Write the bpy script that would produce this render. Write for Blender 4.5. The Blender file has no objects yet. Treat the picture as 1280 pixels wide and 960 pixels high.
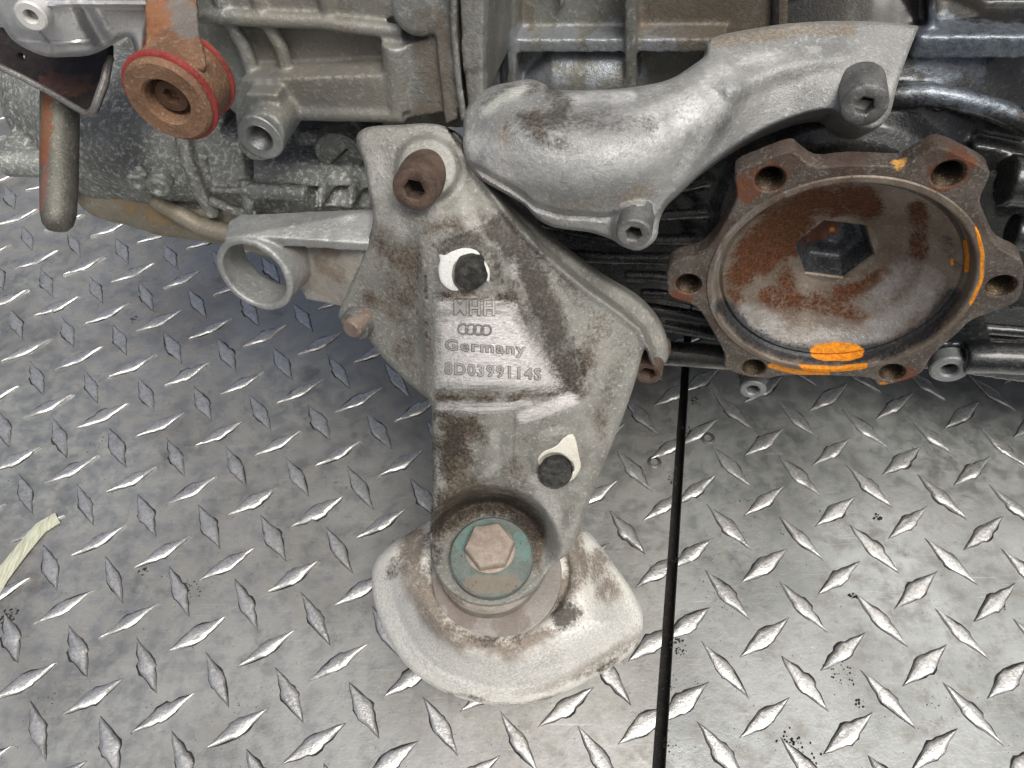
import bpy, bmesh, math, random
import numpy as np
from mathutils import Vector, Matrix, noise as mnoise

random.seed(7); np.random.seed(7)
SC = bpy.context.scene
COL = SC.collection
R = math.radians

# ------------------------------------------------------------------ camera
# distances are in millimetres throughout this script and become metres when a mesh is made (MM)
MM = 0.001
CAM_H = 408.33
E_ = np.array([[0.99953, -0.01739, -0.02526], [0.0, -0.82367, 0.56706], [-0.03066, -0.5668, -0.82329]])
FPX = 950.0
CAMP = np.array([0, 0, CAM_H])
cam_d = bpy.data.cameras.new('camera'); cam = bpy.data.objects.new('camera', cam_d); COL.objects.link(cam)
cam_d.sensor_width = 36; cam_d.sensor_fit = 'HORIZONTAL'; cam_d.lens = FPX / 1280 * 36
cam_d.clip_start = 0.01; cam_d.clip_end = 100
cm = Matrix(((E_[0][0], -E_[0][1], -E_[0][2], 0), (E_[1][0], -E_[1][1], -E_[1][2], 0), (E_[2][0], -E_[2][1], -E_[2][2], CAM_H * MM), (0, 0, 0, 1)))
cam.matrix_world = cm
SC.camera = cam

# ------------------------------------------------------------------ light
SUN_EL, SUN_AZ = 64.0, 150.0        # azimuth: compass degrees from +Y clockwise, where the light comes from
world = bpy.data.worlds.new('World'); SC.world = world; world.use_nodes = True
wn = world.node_tree.nodes; wl = world.node_tree.links
sky = wn.new('ShaderNodeTexSky'); sky.sky_type = 'NISHITA'; sky.sun_disc = False
sky.sun_elevation = R(SUN_EL); sky.sun_rotation = R(SUN_AZ); sky.air_density = 0.75; sky.dust_density = 9.0; sky.ozone_density = 0.3
wl.new(sky.outputs[0], wn['Background'].inputs[0]); wn['Background'].inputs[1].default_value = 0.125
sun_d = bpy.data.lights.new('sun', 'SUN'); sun_d.energy = 2.8; sun_d.angle = R(26); sun_d.color = (1, 0.975, 0.94)
sun = bpy.data.objects.new('sun', sun_d); COL.objects.link(sun)
sdir = Vector((math.sin(R(SUN_AZ)) * math.cos(R(SUN_EL)), math.cos(R(SUN_AZ)) * math.cos(R(SUN_EL)), math.sin(R(SUN_EL))))
sun.rotation_euler = sdir.to_track_quat('Z', 'Y').to_euler()
SC.view_settings.view_transform = 'Standard'; SC.view_settings.look = 'None'
SC.view_settings.exposure = -0.28; SC.view_settings.gamma = 1
SC.view_settings.use_white_balance = True; SC.view_settings.white_balance_temperature = 6400; SC.view_settings.white_balance_tint = 7
SC.render.engine = 'CYCLES'

# ------------------------------------------------------------------ places
def P(px, py, Z):
    """world point (mm) seen at that pixel of the 1280x960 photograph at optical depth Z"""
    return E_ @ (np.array([(px - 640) / FPX, (py - 480) / FPX, 1.0]) * Z) + CAMP
def ray(px, py):
    r = E_ @ np.array([(px - 640) / FPX, (py - 480) / FPX, 1.0]); return r
AZ, EL = R(-101.785), R(6.04)        # the gearbox lies slightly turned and tipped back
_d = np.array([math.cos(EL) * math.cos(AZ), math.cos(EL) * math.sin(AZ), math.sin(EL)])
GY = -_d; GX = np.cross([0, 0, 1.0], _d); GX /= np.linalg.norm(GX); GZ = np.cross(_d, GX)
FC = P(1046.02, 356.62, 272.9)              # centre of the drive flange
def g(x, y, z): return FC + GX * x + GY * y + GZ * z
def PG(px, py, c):
    """world point on the vertical plane c mm behind the flange face"""
    r = ray(px, py); k = (c - GY @ (CAMP - FC)) / (GY @ r); return CAMP + r * k
def PH(px, py, h):
    r = ray(px, py); return CAMP + r * ((h - CAM_H) / r[2])
def unit(v): v = np.asarray(v, float); return v / np.linalg.norm(v)
def lean(px, py, dx, dy, c):
    """unit normal of a disc seen at that pixel leaning towards (dx,dy) in the picture, c = its foreshortening"""
    r = unit(ray(px, py)); v = E_ @ np.array([dx, dy, 0.0]); v = unit(v - r * (v @ r))
    return unit(-r * c + v * math.sqrt(max(0, 1 - c * c)))

# ------------------------------------------------------------------ mesh helpers
class Geo:
    def __init__(s): s.v = []; s.f = []
    def add(s, vs, fs):
        o = len(s.v); s.v += [tuple(map(float, v)) for v in vs]; s.f += [tuple(i + o for i in f) for f in fs]; return s
    def prism(s, pts, vec):
        """closed solid: a polygon (world mm) pushed along vec"""
        n = len(pts); pts = [np.array(p) for p in pts]; vec = np.array(vec)
        nrm = np.zeros(3)
        for i in range(n): nrm += np.cross(pts[i], pts[(i + 1) % n])
        if nrm @ vec > 0: pts = pts[::-1]
        s.add(pts + [p + vec for p in pts], [tuple(range(n)), tuple(range(2 * n - 1, n - 1, -1))] + [(i, i + n, (i + 1) % n + n, (i + 1) % n) for i in range(n)])
        return s
    def box(s, a, b):
        """box in the gearbox frame from corner a to corner b (x along, y in, z up)"""
        x0, x1 = sorted((a[0], b[0])); y0, y1 = sorted((a[1], b[1])); z0, z1 = sorted((a[2], b[2]))
        return s.prism([g(x0, y0, z0), g(x1, y0, z0), g(x1, y0, z1), g(x0, y0, z1)], GY * (y1 - y0))
    def gpoly(s, px, c0, c1): return s.prism([PG(x, y, c0) for x, y in px], GY * (c1 - c0))
    def tube(s, pts, rad, seg=14, closed_ends=True):
        pts = [np.array(p, float) for p in pts]; n = len(pts)
        if not hasattr(rad, '__len__'): rad = [rad] * n
        vs = []; up = None
        for i in range(n):
            t = unit(pts[min(i + 1, n - 1)] - pts[max(i - 1, 0)])
            if up is None: up = unit(np.cross(t, [0.31, 0.2, 0.93]))
            u = unit(up - t * (up @ t)); up = u; w = np.cross(t, u)
            for k in range(seg):
                a = 2 * math.pi * k / seg; vs.append(pts[i] + (u * math.cos(a) + w * math.sin(a)) * rad[i])
        fs = [(i * seg + k, i * seg + (k + 1) % seg, (i + 1) * seg + (k + 1) % seg, (i + 1) * seg + k) for i in range(n - 1) for k in range(seg)]
        if closed_ends: fs += [tuple(range(seg - 1, -1, -1)), tuple(range((n - 1) * seg, n * seg))]
        return s.add(vs, fs)
    def lathe(s, c, axis, prof, seg=48, hexes=(), xdir=None, close=True):
        """prof: (radius, distance along axis) from the outer back to the middle front; indices in hexes get a six-sided ring"""
        c = np.array(c, float); a = unit(axis); xd = xdir if xdir is not None else np.cross(a, [0.2, 0.33, 0.92]); xd = unit(np.array(xd) - a * (np.array(xd) @ a)); yd = np.cross(a, xd)
        vs = []; fs = []; m = len(prof)
        for j, (r, h) in enumerate(prof):
            for k in range(seg):
                th = 2 * math.pi * k / seg; rr = r
                if j in hexes:
                    q = (th % (math.pi / 3)) - math.pi / 6; rr = r * math.cos(math.pi / 6) / math.cos(q)
                vs.append(c + a * h + (xd * math.cos(th) + yd * math.sin(th)) * rr)
        for j in range(m - 1):
            for k in range(seg):
                fs.append((j * seg + k, j * seg + (k + 1) % seg, (j + 1) * seg + (k + 1) % seg, (j + 1) * seg + k))
        if close: fs += [tuple(range(seg - 1, -1, -1)), tuple(range((m - 1) * seg, m * seg))]
        return s.add(vs, fs)

def link(name, me, mat, parent=None, label=None):
    o = bpy.data.objects.new(name, me); COL.objects.link(o)
    if mat: me.materials.clear(); me.materials.append(mat)
    if parent is not None:
        o.parent = parent
        o.matrix_parent_inverse = Matrix.Translation(PLOC.get(parent.name, Vector((0, 0, 0)))).inverted()
    if label: o['label'] = label
    return o
PLOC = {}
def finish(name, geo, mat, parent=None, label=None, smooth=35, bevel=0, subd=0):
    me = bpy.data.meshes.new(name)
    vs = np.array(geo.v) * MM
    c = (vs.min(0) + vs.max(0)) / 2
    me.from_pydata((vs - c).tolist(), [], geo.f); me.validate(); me.update()
    if bevel or subd:
        bm = bmesh.new(); bm.from_mesh(me)
        bmesh.ops.remove_doubles(bm, verts=bm.verts, dist=1e-7)
        if bevel:
            es = [e for e in bm.edges if len(e.link_faces) == 2 and e.calc_face_angle(0) > R(32)]
            bmesh.ops.bevel(bm, geom=es, offset=bevel * MM, segments=2, profile=0.6, affect='EDGES', clamp_overlap=True)
        bm.to_mesh(me); bm.free()
    me.shade_smooth()
    if smooth: me.set_sharp_from_angle(angle=R(smooth))
    o = link(name, me, mat, parent, label)
    o.location = Vector(c)
    PLOC[o.name] = Vector(c) if parent is None else Vector(c)
    return o
def cast(name, geo, mat, parent=None, label=None, voxel=0.9, it=6, rough=0.25, rscale=0.12, cuts=()):
    """weld overlapping closed solids into one casting with soft fillets"""
    me = bpy.data.meshes.new(name + '_raw')
    me.from_pydata((np.array(geo.v) * MM).tolist(), [], geo.f)
    bm = bmesh.new(); bm.from_mesh(me); bmesh.ops.triangulate(bm, faces=bm.faces); bm.to_mesh(me); bm.free()
    o = bpy.data.objects.new(name + '_raw', me); COL.objects.link(o)
    m = o.modifiers.new('r', 'REMESH'); m.mode = 'VOXEL'; m.voxel_size = voxel * MM; m.use_smooth_shade = True
    m2 = o.modifiers.new('s', 'SMOOTH'); m2.iterations = it; m2.factor = 0.5
    dg = bpy.context.evaluated_depsgraph_get()
    out = bpy.data.meshes.new_from_object(o.evaluated_get(dg)); out.name = name
    bpy.data.objects.remove(o); bpy.data.meshes.remove(me)
    n = len(out.vertices); co = np.empty(n * 3, np.float32); out.vertices.foreach_get('co', co); co = co.reshape(-1, 3)
    no = np.empty(n * 3, np.float32); out.vertex_normals.foreach_get('vector', no); no = no.reshape(-1, 3)
    if rough:
        d = vnoise(co / MM * rscale) * rough
        co = co + no * d[:, None] * MM
    if cuts:
        out.vertices.foreach_set('co', co.astype(np.float32).ravel()); kill = np.zeros(n, bool)
        for cc, ca, cr_, cd in cuts:
            dv = co / MM - np.array(cc); h = dv @ unit(ca); rr = np.linalg.norm(dv - h[:, None] * unit(ca), axis=1); kill |= (rr < cr_) & (abs(h) < cd)
        bm = bmesh.new(); bm.from_mesh(out); bm.verts.ensure_lookup_table(); bmesh.ops.delete(bm, geom=[bm.verts[int(i)] for i in np.where(kill)[0]], context='VERTS'); bm.to_mesh(out); bm.free(); co = co[~kill]
    c = (co.min(0) + co.max(0)) / 2
    out.vertices.foreach_set('co', (co - c).astype(np.float32).ravel()); out.update(); out.shade_smooth()
    r = link(name, out, mat, parent, label); r.location = Vector(c.tolist()); PLOC[r.name] = Vector(c.tolist())
    return r
_G = np.random.RandomState(3).rand(32, 32, 32).astype(np.float32) * 2 - 1
def vnoise(p):
    p = np.asarray(p, np.float64); i = np.floor(p).astype(int); f = p - i; f = f * f * (3 - 2 * f); r = 0
    for a in (0, 1):
        for b in (0, 1):
            for c in (0, 1):
                w = (f[:, 0] if a else 1 - f[:, 0]) * (f[:, 1] if b else 1 - f[:, 1]) * (f[:, 2] if c else 1 - f[:, 2])
                r = r + w * _G[(i[:, 0] + a) % 32, (i[:, 1] + b) % 32, (i[:, 2] + c) % 32]
    return r

# -------- relief: a sculpted sheet with real thickness, drawn on points of known depth
def cr(pts, n=6, closed=True):
    """Catmull-Rom through the outline"""
    p = np.array(pts, float); m = len(p); out = []
    for i in range(m):
        a, b, c, d = p[(i - 1) % m], p[i], p[(i + 1) % m], p[(i + 2) % m]
        if not closed and i == m - 1: out.append(p[-1]); break
        if not closed: a = p[max(i - 1, 0)]; d = p[min(i + 2, m - 1)]
        for k in range(n):
            t = k / n
            out.append(0.5 * (2 * b + (c - a) * t + (2 * a - 5 * b + 4 * c - d) * t * t + (3 * b - a - 3 * c + d) * t ** 3))
    return np.array(out)
def segdist(q, poly, closed=True):
    """distance to polyline, nearest point, and parameter sign (left/right)"""
    a = poly if closed else poly[:-1]; b = np.roll(poly, -1, 0) if closed else poly[1:]
    best = np.full(len(q), 1e9); near = np.zeros_like(q); side = np.zeros(len(q))
    for i in range(len(a)):
        ab = b[i] - a[i]; L2 = ab @ ab + 1e-9
        t = np.clip(((q - a[i]) @ ab) / L2, 0, 1); n = a[i] + t[:, None] * ab; d = np.hypot(*(q - n).T)
        m = d < best; best[m] = d[m]; near[m] = n[m]; side[m] = (ab[0] * (q[m, 1] - a[i][1]) - ab[1] * (q[m, 0] - a[i][0]))
    return best, near, side
def inside(q, poly):
    x, y = q[:, 0], q[:, 1]; r = np.zeros(len(q), bool); j = len(poly) - 1
    for i in range(len(poly)):
        xi, yi = poly[i]; xj, yj = poly[j]
        if yi != yj: r ^= ((yi > y) != (yj > y)) & (x < (xj - xi) * (y - yi) / (yj - yi) + xi)
        j = i
    return r
def ss(x, a, b): t = np.clip((x - a) / (b - a), 0, 1); return t * t * (3 - 2 * t)
class TPS:
    def __init__(s, pts, lam=0.5):
        p = np.array(pts, float); s.c = p[:, :2]; z = p[:, 2]; n = len(p)
        K = s.k(s.c, s.c) + np.eye(n) * lam; Q = np.c_[np.ones(n), s.c]
        A = np.block([[K, Q], [Q.T, np.zeros((3, 3))]]); s.w = np.linalg.solve(A, np.r_[z, 0, 0, 0])
    def k(s, a, b):
        d = np.hypot(a[:, None, 0] - b[None, :, 0], a[:, None, 1] - b[None, :, 1]) / 100; return np.where(d > 0, d * d * np.log(d + 1e-12), 0)
    def __call__(s, q): return s.k(q, s.c) @ s.w[:-3] + s.w[-3] + q @ s.w[-2:]
def project(q, Z):
    d = np.c_[(q[:, 0] - 640) / FPX, (q[:, 1] - 480) / FPX, np.ones(len(q))] * Z[:, None]
    return d @ E_.T + CAMP
def relief(name, outline, Zf, back, mat, parent=None, label=None, step=2.0, edge=(5, 2.0), holes=(), rough=0.15, rscale=0.15, smooth_out=4, paint=None):
    out = cr(outline, smooth_out) if smooth_out else np.array(outline, float)
    hs = [np.array(h, float) for h in holes]
    x0, y0 = out.min(0) - step; x1, y1 = out.max(0) + step
    nx = int((x1 - x0) / step) + 2; ny = int((y1 - y0) / step) + 2
    X, Y = np.meshgrid(x0 + np.arange(nx) * step, y0 + np.arange(ny) * step); q = np.c_[X.ravel(), Y.ravel()]
    ctr = q + step / 2; ok = inside(ctr, out)
    for h in hs: ok &= ~inside(ctr, h)
    ok = ok.reshape(ny, nx)
    faces = []; ids = {}; vq = []
    def vid(i):
        if i not in ids: ids[i] = len(vq); vq.append(q[i])
        return ids[i]
    for r_ in range(ny - 1):
        for c_ in range(nx - 1):
            if ok[r_, c_]:
                a = r_ * nx + c_; faces.append((vid(a), vid(a + nx), vid(a + nx + 1), vid(a + 1)))
    vq = np.array(vq); cnt = {}
    for f in faces:
        for k in range(4):
            e = (f[k], f[(k + 1) % 4]); cnt[e] = 1
    bd = [e for e in cnt if (e[1], e[0]) not in cnt]
    bi = np.array(sorted({i for e in bd for i in e}))
    loops = [out] + hs
    D = []; N = []
    for l in loops:
        d, n, _ = segdist(vq[bi], l); D.append(d); N.append(n)
    D = np.array(D); N = np.array(N); w = D.argmin(0)
    vq[bi] = N[w, np.arange(len(bi))]
    D = np.min([segdist(vq, l)[0] for l in loops], 0)
    Z = Zf(vq)
    if edge:
        t = np.clip(1 - D / edge[0], 0, 1); Z = Z + edge[1] * (1 - np.sqrt(np.clip(1 - t * t, 0, 1)))
    w3 = project(vq, Z)
    if rough: w3 = w3 + (ray(640, 480) * -1)[None, :] * (vnoise(w3 * rscale) * rough + vnoise(w3 * rscale * 4) * rough * 0.25)[:, None]
    n = len(vq); bk = w3 + np.array(back)[None, :]
    ge = Geo(); ge.v = np.vstack([w3, bk]).tolist()
    ge.f = faces + [tuple(i + n for i in f[::-1]) for f in faces] + [(e[0], e[0] + n, e[1] + n, e[1])[::-1] for e in bd]
    o = finish(name, ge, mat, parent, label, smooth=50)
    if paint:
        at = o.data.attributes.new('mk', 'FLOAT_COLOR', 'POINT'); pm = stain_shade_at(vq, paint); at.data.foreach_set('color', np.vstack([pm, pm]).astype(np.float32).ravel())
    return o
def stain_shade_at(q, paint):
    """where dirt, wear, grease and some painted light and shade sit on a surface: four masks (wear, brown dirt, black grease, brushed wear)"""
    m = np.zeros((len(q), 4))
    for ch, kind, pts, soft, k in paint:
        pts = np.array(pts, float)
        if kind == 'poly':
            d, _, _ = segdist(q, pts); v = np.where(inside(q, pts), 0.5 + ss(d, 0, soft) * .5, 0.5 - ss(d, 0, soft) * .5)
        elif len(pts) == 1: v = 1 - ss(np.hypot(q[:, 0] - pts[0][0], q[:, 1] - pts[0][1]), 0.2 * soft, soft * 1.35)
        else: d, _, _ = segdist(q, pts, False); v = 1 - ss(d, 0.2 * soft, soft * 1.35)
        m[:, 'wdgb'.index(ch)] = np.maximum(m[:, 'wdgb'.index(ch)], v * k)
    return m
def circ(cx, cy, rx, ry=None, rot=0, n=40):
    ry = ry or rx; t = np.arange(n) / n * 2 * math.pi; c, s_ = math.cos(R(rot)), math.sin(R(rot))
    x, y = np.cos(t) * rx, np.sin(t) * ry; return np.c_[cx + x * c - y * s_, cy + x * s_ + y * c]

def empty(name, loc, label, cat, group=None):
    o = bpy.data.objects.new(name, None); COL.objects.link(o); o.empty_display_size = 0.02
    o.location = Vector([float(a) * MM for a in loc]); o['label'] = label; o['category'] = cat
    if group: o['group'] = group
    PLOC[o.name] = o.location.copy(); return o

# ------------------------------------------------------------------ materials
class NT:
    def __init__(s, name):
        s.m = bpy.data.materials.new(name); s.m.use_nodes = True; s.t = s.m.node_tree; s.b = s.t.nodes['Principled BSDF']
        gm = s.t.nodes.new('ShaderNodeNewGeometry'); vm = s.t.nodes.new('ShaderNodeVectorMath'); vm.operation = 'SCALE'; vm.inputs['Scale'].default_value = 1000
        s.t.links.new(gm.outputs['Position'], vm.inputs[0]); s.pos = vm.outputs[0]; s.geo = gm
    def put(s, sock, v):
        if hasattr(v, 'node'): s.t.links.new(v, sock)
        elif isinstance(v, tuple) and len(v) == 3 and sock.type == 'RGBA': sock.default_value = (*v, 1)
        else: sock.default_value = v
    def noise(s, scale, detail=4, rough=0.55, vec=None, dist=0):
        n = s.t.nodes.new('ShaderNodeTexNoise'); n.inputs['Scale'].default_value = 1.0 / scale; n.inputs['Detail'].default_value = detail
        n.inputs['Roughness'].default_value = rough; n.inputs['Distortion'].default_value = dist; s.t.links.new(vec or s.pos, n.inputs['Vector']); return n.outputs['Fac']
    def vor(s, scale, vec=None):
        n = s.t.nodes.new('ShaderNodeTexVoronoi'); n.inputs['Scale'].default_value = 1.0 / scale; s.t.links.new(vec or s.pos, n.inputs['Vector']); return n.outputs['Distance']
    def ramp(s, v, a, b, lo=0.0, hi=1.0):
        n = s.t.nodes.new('ShaderNodeMapRange'); n.interpolation_type = 'SMOOTHSTEP'; s.put(n.inputs[0], v); n.inputs[1].default_value = a; n.inputs[2].default_value = b
        n.inputs[3].default_value = lo; n.inputs[4].default_value = hi; return n.outputs[0]
    def mul(s, a, b, op='MULTIPLY'):
        n = s.t.nodes.new('ShaderNodeMath'); n.operation = op; s.put(n.inputs[0], a); s.put(n.inputs[1], b); return n.outputs[0]
    def mix(s, f, a, b):
        n = s.t.nodes.new('ShaderNodeMix'); n.data_type = 'RGBA'; s.put(n.inputs[0], f); s.put(n.inputs[6], a); s.put(n.inputs[7], b); return n.outputs[2]
    def mixf(s, f, a, b):
        n = s.t.nodes.new('ShaderNodeMix'); n.data_type = 'FLOAT'; s.put(n.inputs[0], f); s.put(n.inputs[2], a); s.put(n.inputs[3], b); return n.outputs[0]
    def stretch(s, ax, ay, az, rot=0):
        n = s.t.nodes.new('ShaderNodeMapping'); n.inputs['Scale'].default_value = (ax, ay, az); n.inputs['Rotation'].default_value = (0, 0, rot)
        s.t.links.new(s.pos, n.inputs[0]); return n.outputs[0]
    def blob(s, pts, r, warp=0.5, soft=0.35):
        """stain mask round points in space with a ragged edge"""
        nz = s.t.nodes.new('ShaderNodeTexNoise'); nz.inputs['Scale'].default_value = 1.6 / r; nz.inputs['Detail'].default_value = 6; nz.inputs['Roughness'].default_value = 0.68
        s.t.links.new(s.pos, nz.inputs['Vector']); out = None
        for p in pts:
            d = s.t.nodes.new('ShaderNodeVectorMath'); d.operation = 'DISTANCE'; s.t.links.new(s.pos, d.inputs[0]); d.inputs[1].default_value = tuple(map(float, p))
            out = d.outputs['Value'] if out is None else s.mul(out, d.outputs['Value'], 'MINIMUM')
        w = s.mul(s.mul(s.mul(nz.outputs['Fac'], 0.5, 'SUBTRACT'), warp * 2.6 * r), out, 'ADD')
        n2 = s.noise(1.1, 4, 0.75); w = s.mul(w, s.mul(s.mul(n2, 0.5, 'SUBTRACT'), min(r, 6) * 1.1), 'ADD')
        return s.ramp(w, r * (1 - soft * .5), r * (1 + soft * 0.25), 1, 0)
    def bump(s, h, dist, strength=1.0, nrm=None):
        n = s.t.nodes.new('ShaderNodeBump'); n.inputs['Distance'].default_value = dist * MM; n.inputs['Strength'].default_value = strength; s.put(n.inputs['Height'], h)
        if nrm: s.t.links.new(nrm, n.inputs['Normal'])
        return n.outputs[0]

def metal(name, c1, c2, c3=None, met=0.6, rough=(0.4, 0.6), big=14, fine=1.6, speck=0.35, bump=0.12, stains=(), streaks=(), pits=0.0, coat=0, painted=None):
    """weathered metal: two cloudy tones, fine specks of a third, then stains and a few painted reflections (colour, points, radius, strength, metallic, roughness[, warp])"""
    t = NT(name)
    n1 = t.noise(big, 5, 0.6); n2 = t.noise(fine, 5, 0.65); n3 = t.noise(fine * 0.35, 3, 0.6)
    col = t.mix(t.ramp(n1, 0.32, 0.68), c1, c2)
    if c3: col = t.mix(t.mul(t.ramp(n2, 0.62 - speck * 0.25, 0.72), min(1, speck * 1.6)), col, c3)
    col = t.mix(t.ramp(n3, 0.35, 0.75, 0, 0.35), col, tuple(x * 0.45 for x in c1))
    metv = met; rv = t.mixf(t.ramp(n2, 0.3, 0.7), rough[0], rough[1])
    for st in stains:
        c, pts, r, k, m_, r_ = st[:6]; wp = st[6] if len(st) > 6 else 0.55
        mk = t.mul(t.blob(pts, r, wp), k)
        fine_ = t.ramp(n2, 0.28, 0.62, 0.45, 1.0); mk = t.mul(mk, fine_)
        col = t.mix(mk, col, c); metv = t.mixf(mk, metv, m_); rv = t.mixf(mk, rv, r_)
    for st in streaks:   # scratched, brushed patches: colour shows only along the strokes
        c, pts, r, k, ang, sx = st
        v = t.stretch(*sx, rot=ang); sn = t.noise(1.0, 4, 0.7, vec=v)
        mk = t.mul(t.mul(t.blob(pts, r, 0.35, 0.4), k), t.ramp(sn, 0.40, 0.56))
        col = t.mix(mk, col, c); metv = t.mixf(mk, metv, 0.25); rv = t.mixf(mk, rv, 0.5)
    if painted:
        at = t.t.nodes.new('ShaderNodeAttribute'); at.attribute_name = 'mk'; sp = t.t.nodes.new('ShaderNodeSeparateColor'); t.t.links.new(at.outputs['Color'], sp.inputs[0])
        nb = t.noise(9, 10, 0.74); nf = t.noise(1.2, 5, 0.75); ns = t.noise(1.0, 5, 0.72, vec=t.stretch(.05, 1.1, 1.1, rot=.2)); ns2 = t.noise(1.0, 3, 0.7, vec=t.stretch(.03, 2.6, 2.6, rot=.2))
        jit = t.mul(t.mul(t.mul(nb, .5, 'SUBTRACT'), 1.9), t.mul(t.mul(nf, .5, 'SUBTRACT'), 1.1), 'ADD')
        jst = t.mul(t.mul(t.mul(ns, .5, 'SUBTRACT'), 1.7), t.mul(t.mul(ns2, .5, 'SUBTRACT'), 1.3), 'ADD')
        for ch, sock in (('d', sp.outputs[1]), ('w', sp.outputs[0]), ('g', sp.outputs[2]), ('b', at.outputs['Alpha'])):
            if ch not in painted: continue
            c, k, m_, r_ = painted[ch]
            mk = t.mul(t.ramp(t.mul(sock, (t.mul(jit, .55) if 'plain' in painted else jst) if ch == 'b' else jit, 'ADD'), 0.2 if 'plain' not in painted or ch != 'b' else .38, 0.86 if 'plain' not in painted or ch != 'b' else .6), k)
            mk = t.mul(mk, t.ramp(sock, 0.02, 0.2)); vc = t.mix(t.ramp(ns2 if ch == 'b' and 'plain' not in painted else nf, .36, .62), tuple(min(1, x * (1.0 if ch in 'wb' else 1.1)) for x in c), tuple(x * (.6 if ch in 'wb' else .38) for x in c))
            col = t.mix(mk, col, vc); metv = t.mixf(mk, metv, m_); rv = t.mixf(mk, rv, r_)
    if pits:
        pv = t.vor(2.2); mk = t.mul(t.ramp(pv, 0.10, 0.22, 1, 0), t.ramp(t.noise(9, 3), 0.45, 0.6)); mk = t.mul(mk, pits); col = t.mix(mk, col, tuple(x * 0.2 for x in c1))
    t.put(t.b.inputs['Base Color'], col); t.put(t.b.inputs['Metallic'], metv); t.put(t.b.inputs['Roughness'], rv)
    t.b.inputs['Specular IOR Level'].default_value = 0.18
    h = t.mul(t.mul(n2, 0.8), t.mul(n3, 0.5), 'ADD')
    t.put(t.b.inputs['Normal'], t.bump(h, bump * 2.5, 0.8))
    if coat: t.b.inputs['Coat Weight'].default_value = coat; t.b.inputs['Coat Roughness'].default_value = 0.15
    return t.m

WHITE = (0.62, 0.62, 0.60); GREY = (0.34, 0.345, 0.345); DARK = (0.05, 0.046, 0.04); BROWN = (0.085, 0.06, 0.042); RUST = (0.20, 0.065, 0.022); ORANGE = (0.72, 0.26, 0.02)
TAN = (0.30, 0.235, 0.16)

# ================================================================== THE FLOOR
OL = np.array([-307.86505, 206.78719]); AL = np.array([39.26, -7.6535]); BL = np.array([-7.6535, -39.26])
OR = np.array([126.20076, 258.00187]); AR = np.array([39.32401, -7.32264]); BR = np.array([-7.32264, -39.32413])
sl0, sl1 = PH(851, 470, 0), PH(815, 960, 0); sr0, sr1 = PH(861.5, 470, 0), PH(832, 960, 0)
def ext(a, b, y): t = (y - a[1]) / (b[1] - a[1]); return a[0] + (b[0] - a[0]) * t

def floor_material(name, tone):
    t = NT(name)
    cl = t.noise(60, 5, 0.6); md = t.noise(11, 6, 0.68); fn = t.noise(1.3, 4, 0.7); gr = t.noise(3.2, 6, 0.75)
    scr3 = t.ramp(t.noise(1.0, 5, 0.7, vec=t.stretch(0.05, 2.2, 1.0, rot=-0.35)), .60, .70); scr = t.noise(1.0, 4, 0.65, vec=t.stretch(0.02, 0.8, 0.8, rot=0.5)); scr2 = t.noise(1.0, 4, 0.65, vec=t.stretch(0.7, 0.03, 0.7, rot=0.3))
    col = t.mix(t.ramp(cl, 0.35, 0.65), tuple(0.33 * x for x in tone), tuple(0.48 * x for x in tone))
    col = t.mix(t.ramp(md, 0.42, 0.7, 0, 0.75), col, (0.22, 0.212, 0.19))
    col = t.mix(t.ramp(t.noise(130, 3, .5), .45, .62, 0, .6), col, (0.40, 0.415, 0.405))
    col = t.mix(t.ramp(scr, 0.62, 0.72, 0, 0.4), col, (0.72, 0.72, 0.72))
    col = t.mix(t.mul(scr3, .5), col, (0.7, 0.7, 0.69))
    col = t.mix(t.ramp(scr2, 0.64, 0.74, 0, 0.35), col, (0.22, 0.21, 0.20))
    col = t.mix(t.ramp(fn, 0.58, 0.74, 0, 0.55), col, (0.13, 0.12, 0.11)); col = t.mix(t.ramp(fn, 0.40, 0.28, 0, 0.45), col, (0.75, 0.75, 0.74))
    oil = t.mul(t.ramp(t.noise(34, 6, .7), .56, .70), t.ramp(fn, .25, .6, .5, 1)); col = t.mix(t.mul(oil, .55), col, (0.16, 0.148, 0.135))
    spot = t.mul(t.ramp(gr, 0.66, 0.72), t.ramp(md, 0.46, 0.6)); col = t.mix(t.mul(spot, 0.85), col, (0.045, 0.04, 0.036))
    t.put(t.b.inputs['Base Color'], col)
    t.put(t.b.inputs['Metallic'], t.mixf(t.ramp(md, 0.4, 0.75), 0.78, 0.45))
    t.put(t.b.inputs['Roughness'], t.mixf(t.ramp(md, 0.3, 0.7), 0.34, 0.56))
    h = t.mul(t.mul(md, 1.0), t.mul(fn, 0.25), 'ADD'); t.put(t.b.inputs['Normal'], t.bump(h, 0.35, 0.7))
    return t.m
MF = floor_material('worn_plate_steel', (0.985, 0.99, 0.965)); MFR = floor_material('worn_plate_steel_cool', (0.93, 0.98, 0.98))
def tread_material():
    t = NT('tread_steel'); fn = t.noise(1.6, 5, 0.7); md = t.noise(7, 4, 0.6)
    col = t.mix(t.ramp(fn, 0.4, 0.7), (0.70, 0.70, 0.69), (0.44, 0.44, 0.43)); col = t.mix(t.ramp(md, 0.5, 0.75, 0, 0.6), col, (0.28, 0.275, 0.265))
    t.put(t.b.inputs['Base Color'], col); t.b.inputs['Metallic'].default_value = 0.8; t.put(t.b.inputs['Roughness'], t.mixf(fn, 0.24, 0.46))
    t.put(t.b.inputs['Normal'], t.bump(fn, 0.4, 0.7)); return t.m
MT = tread_material()

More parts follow.
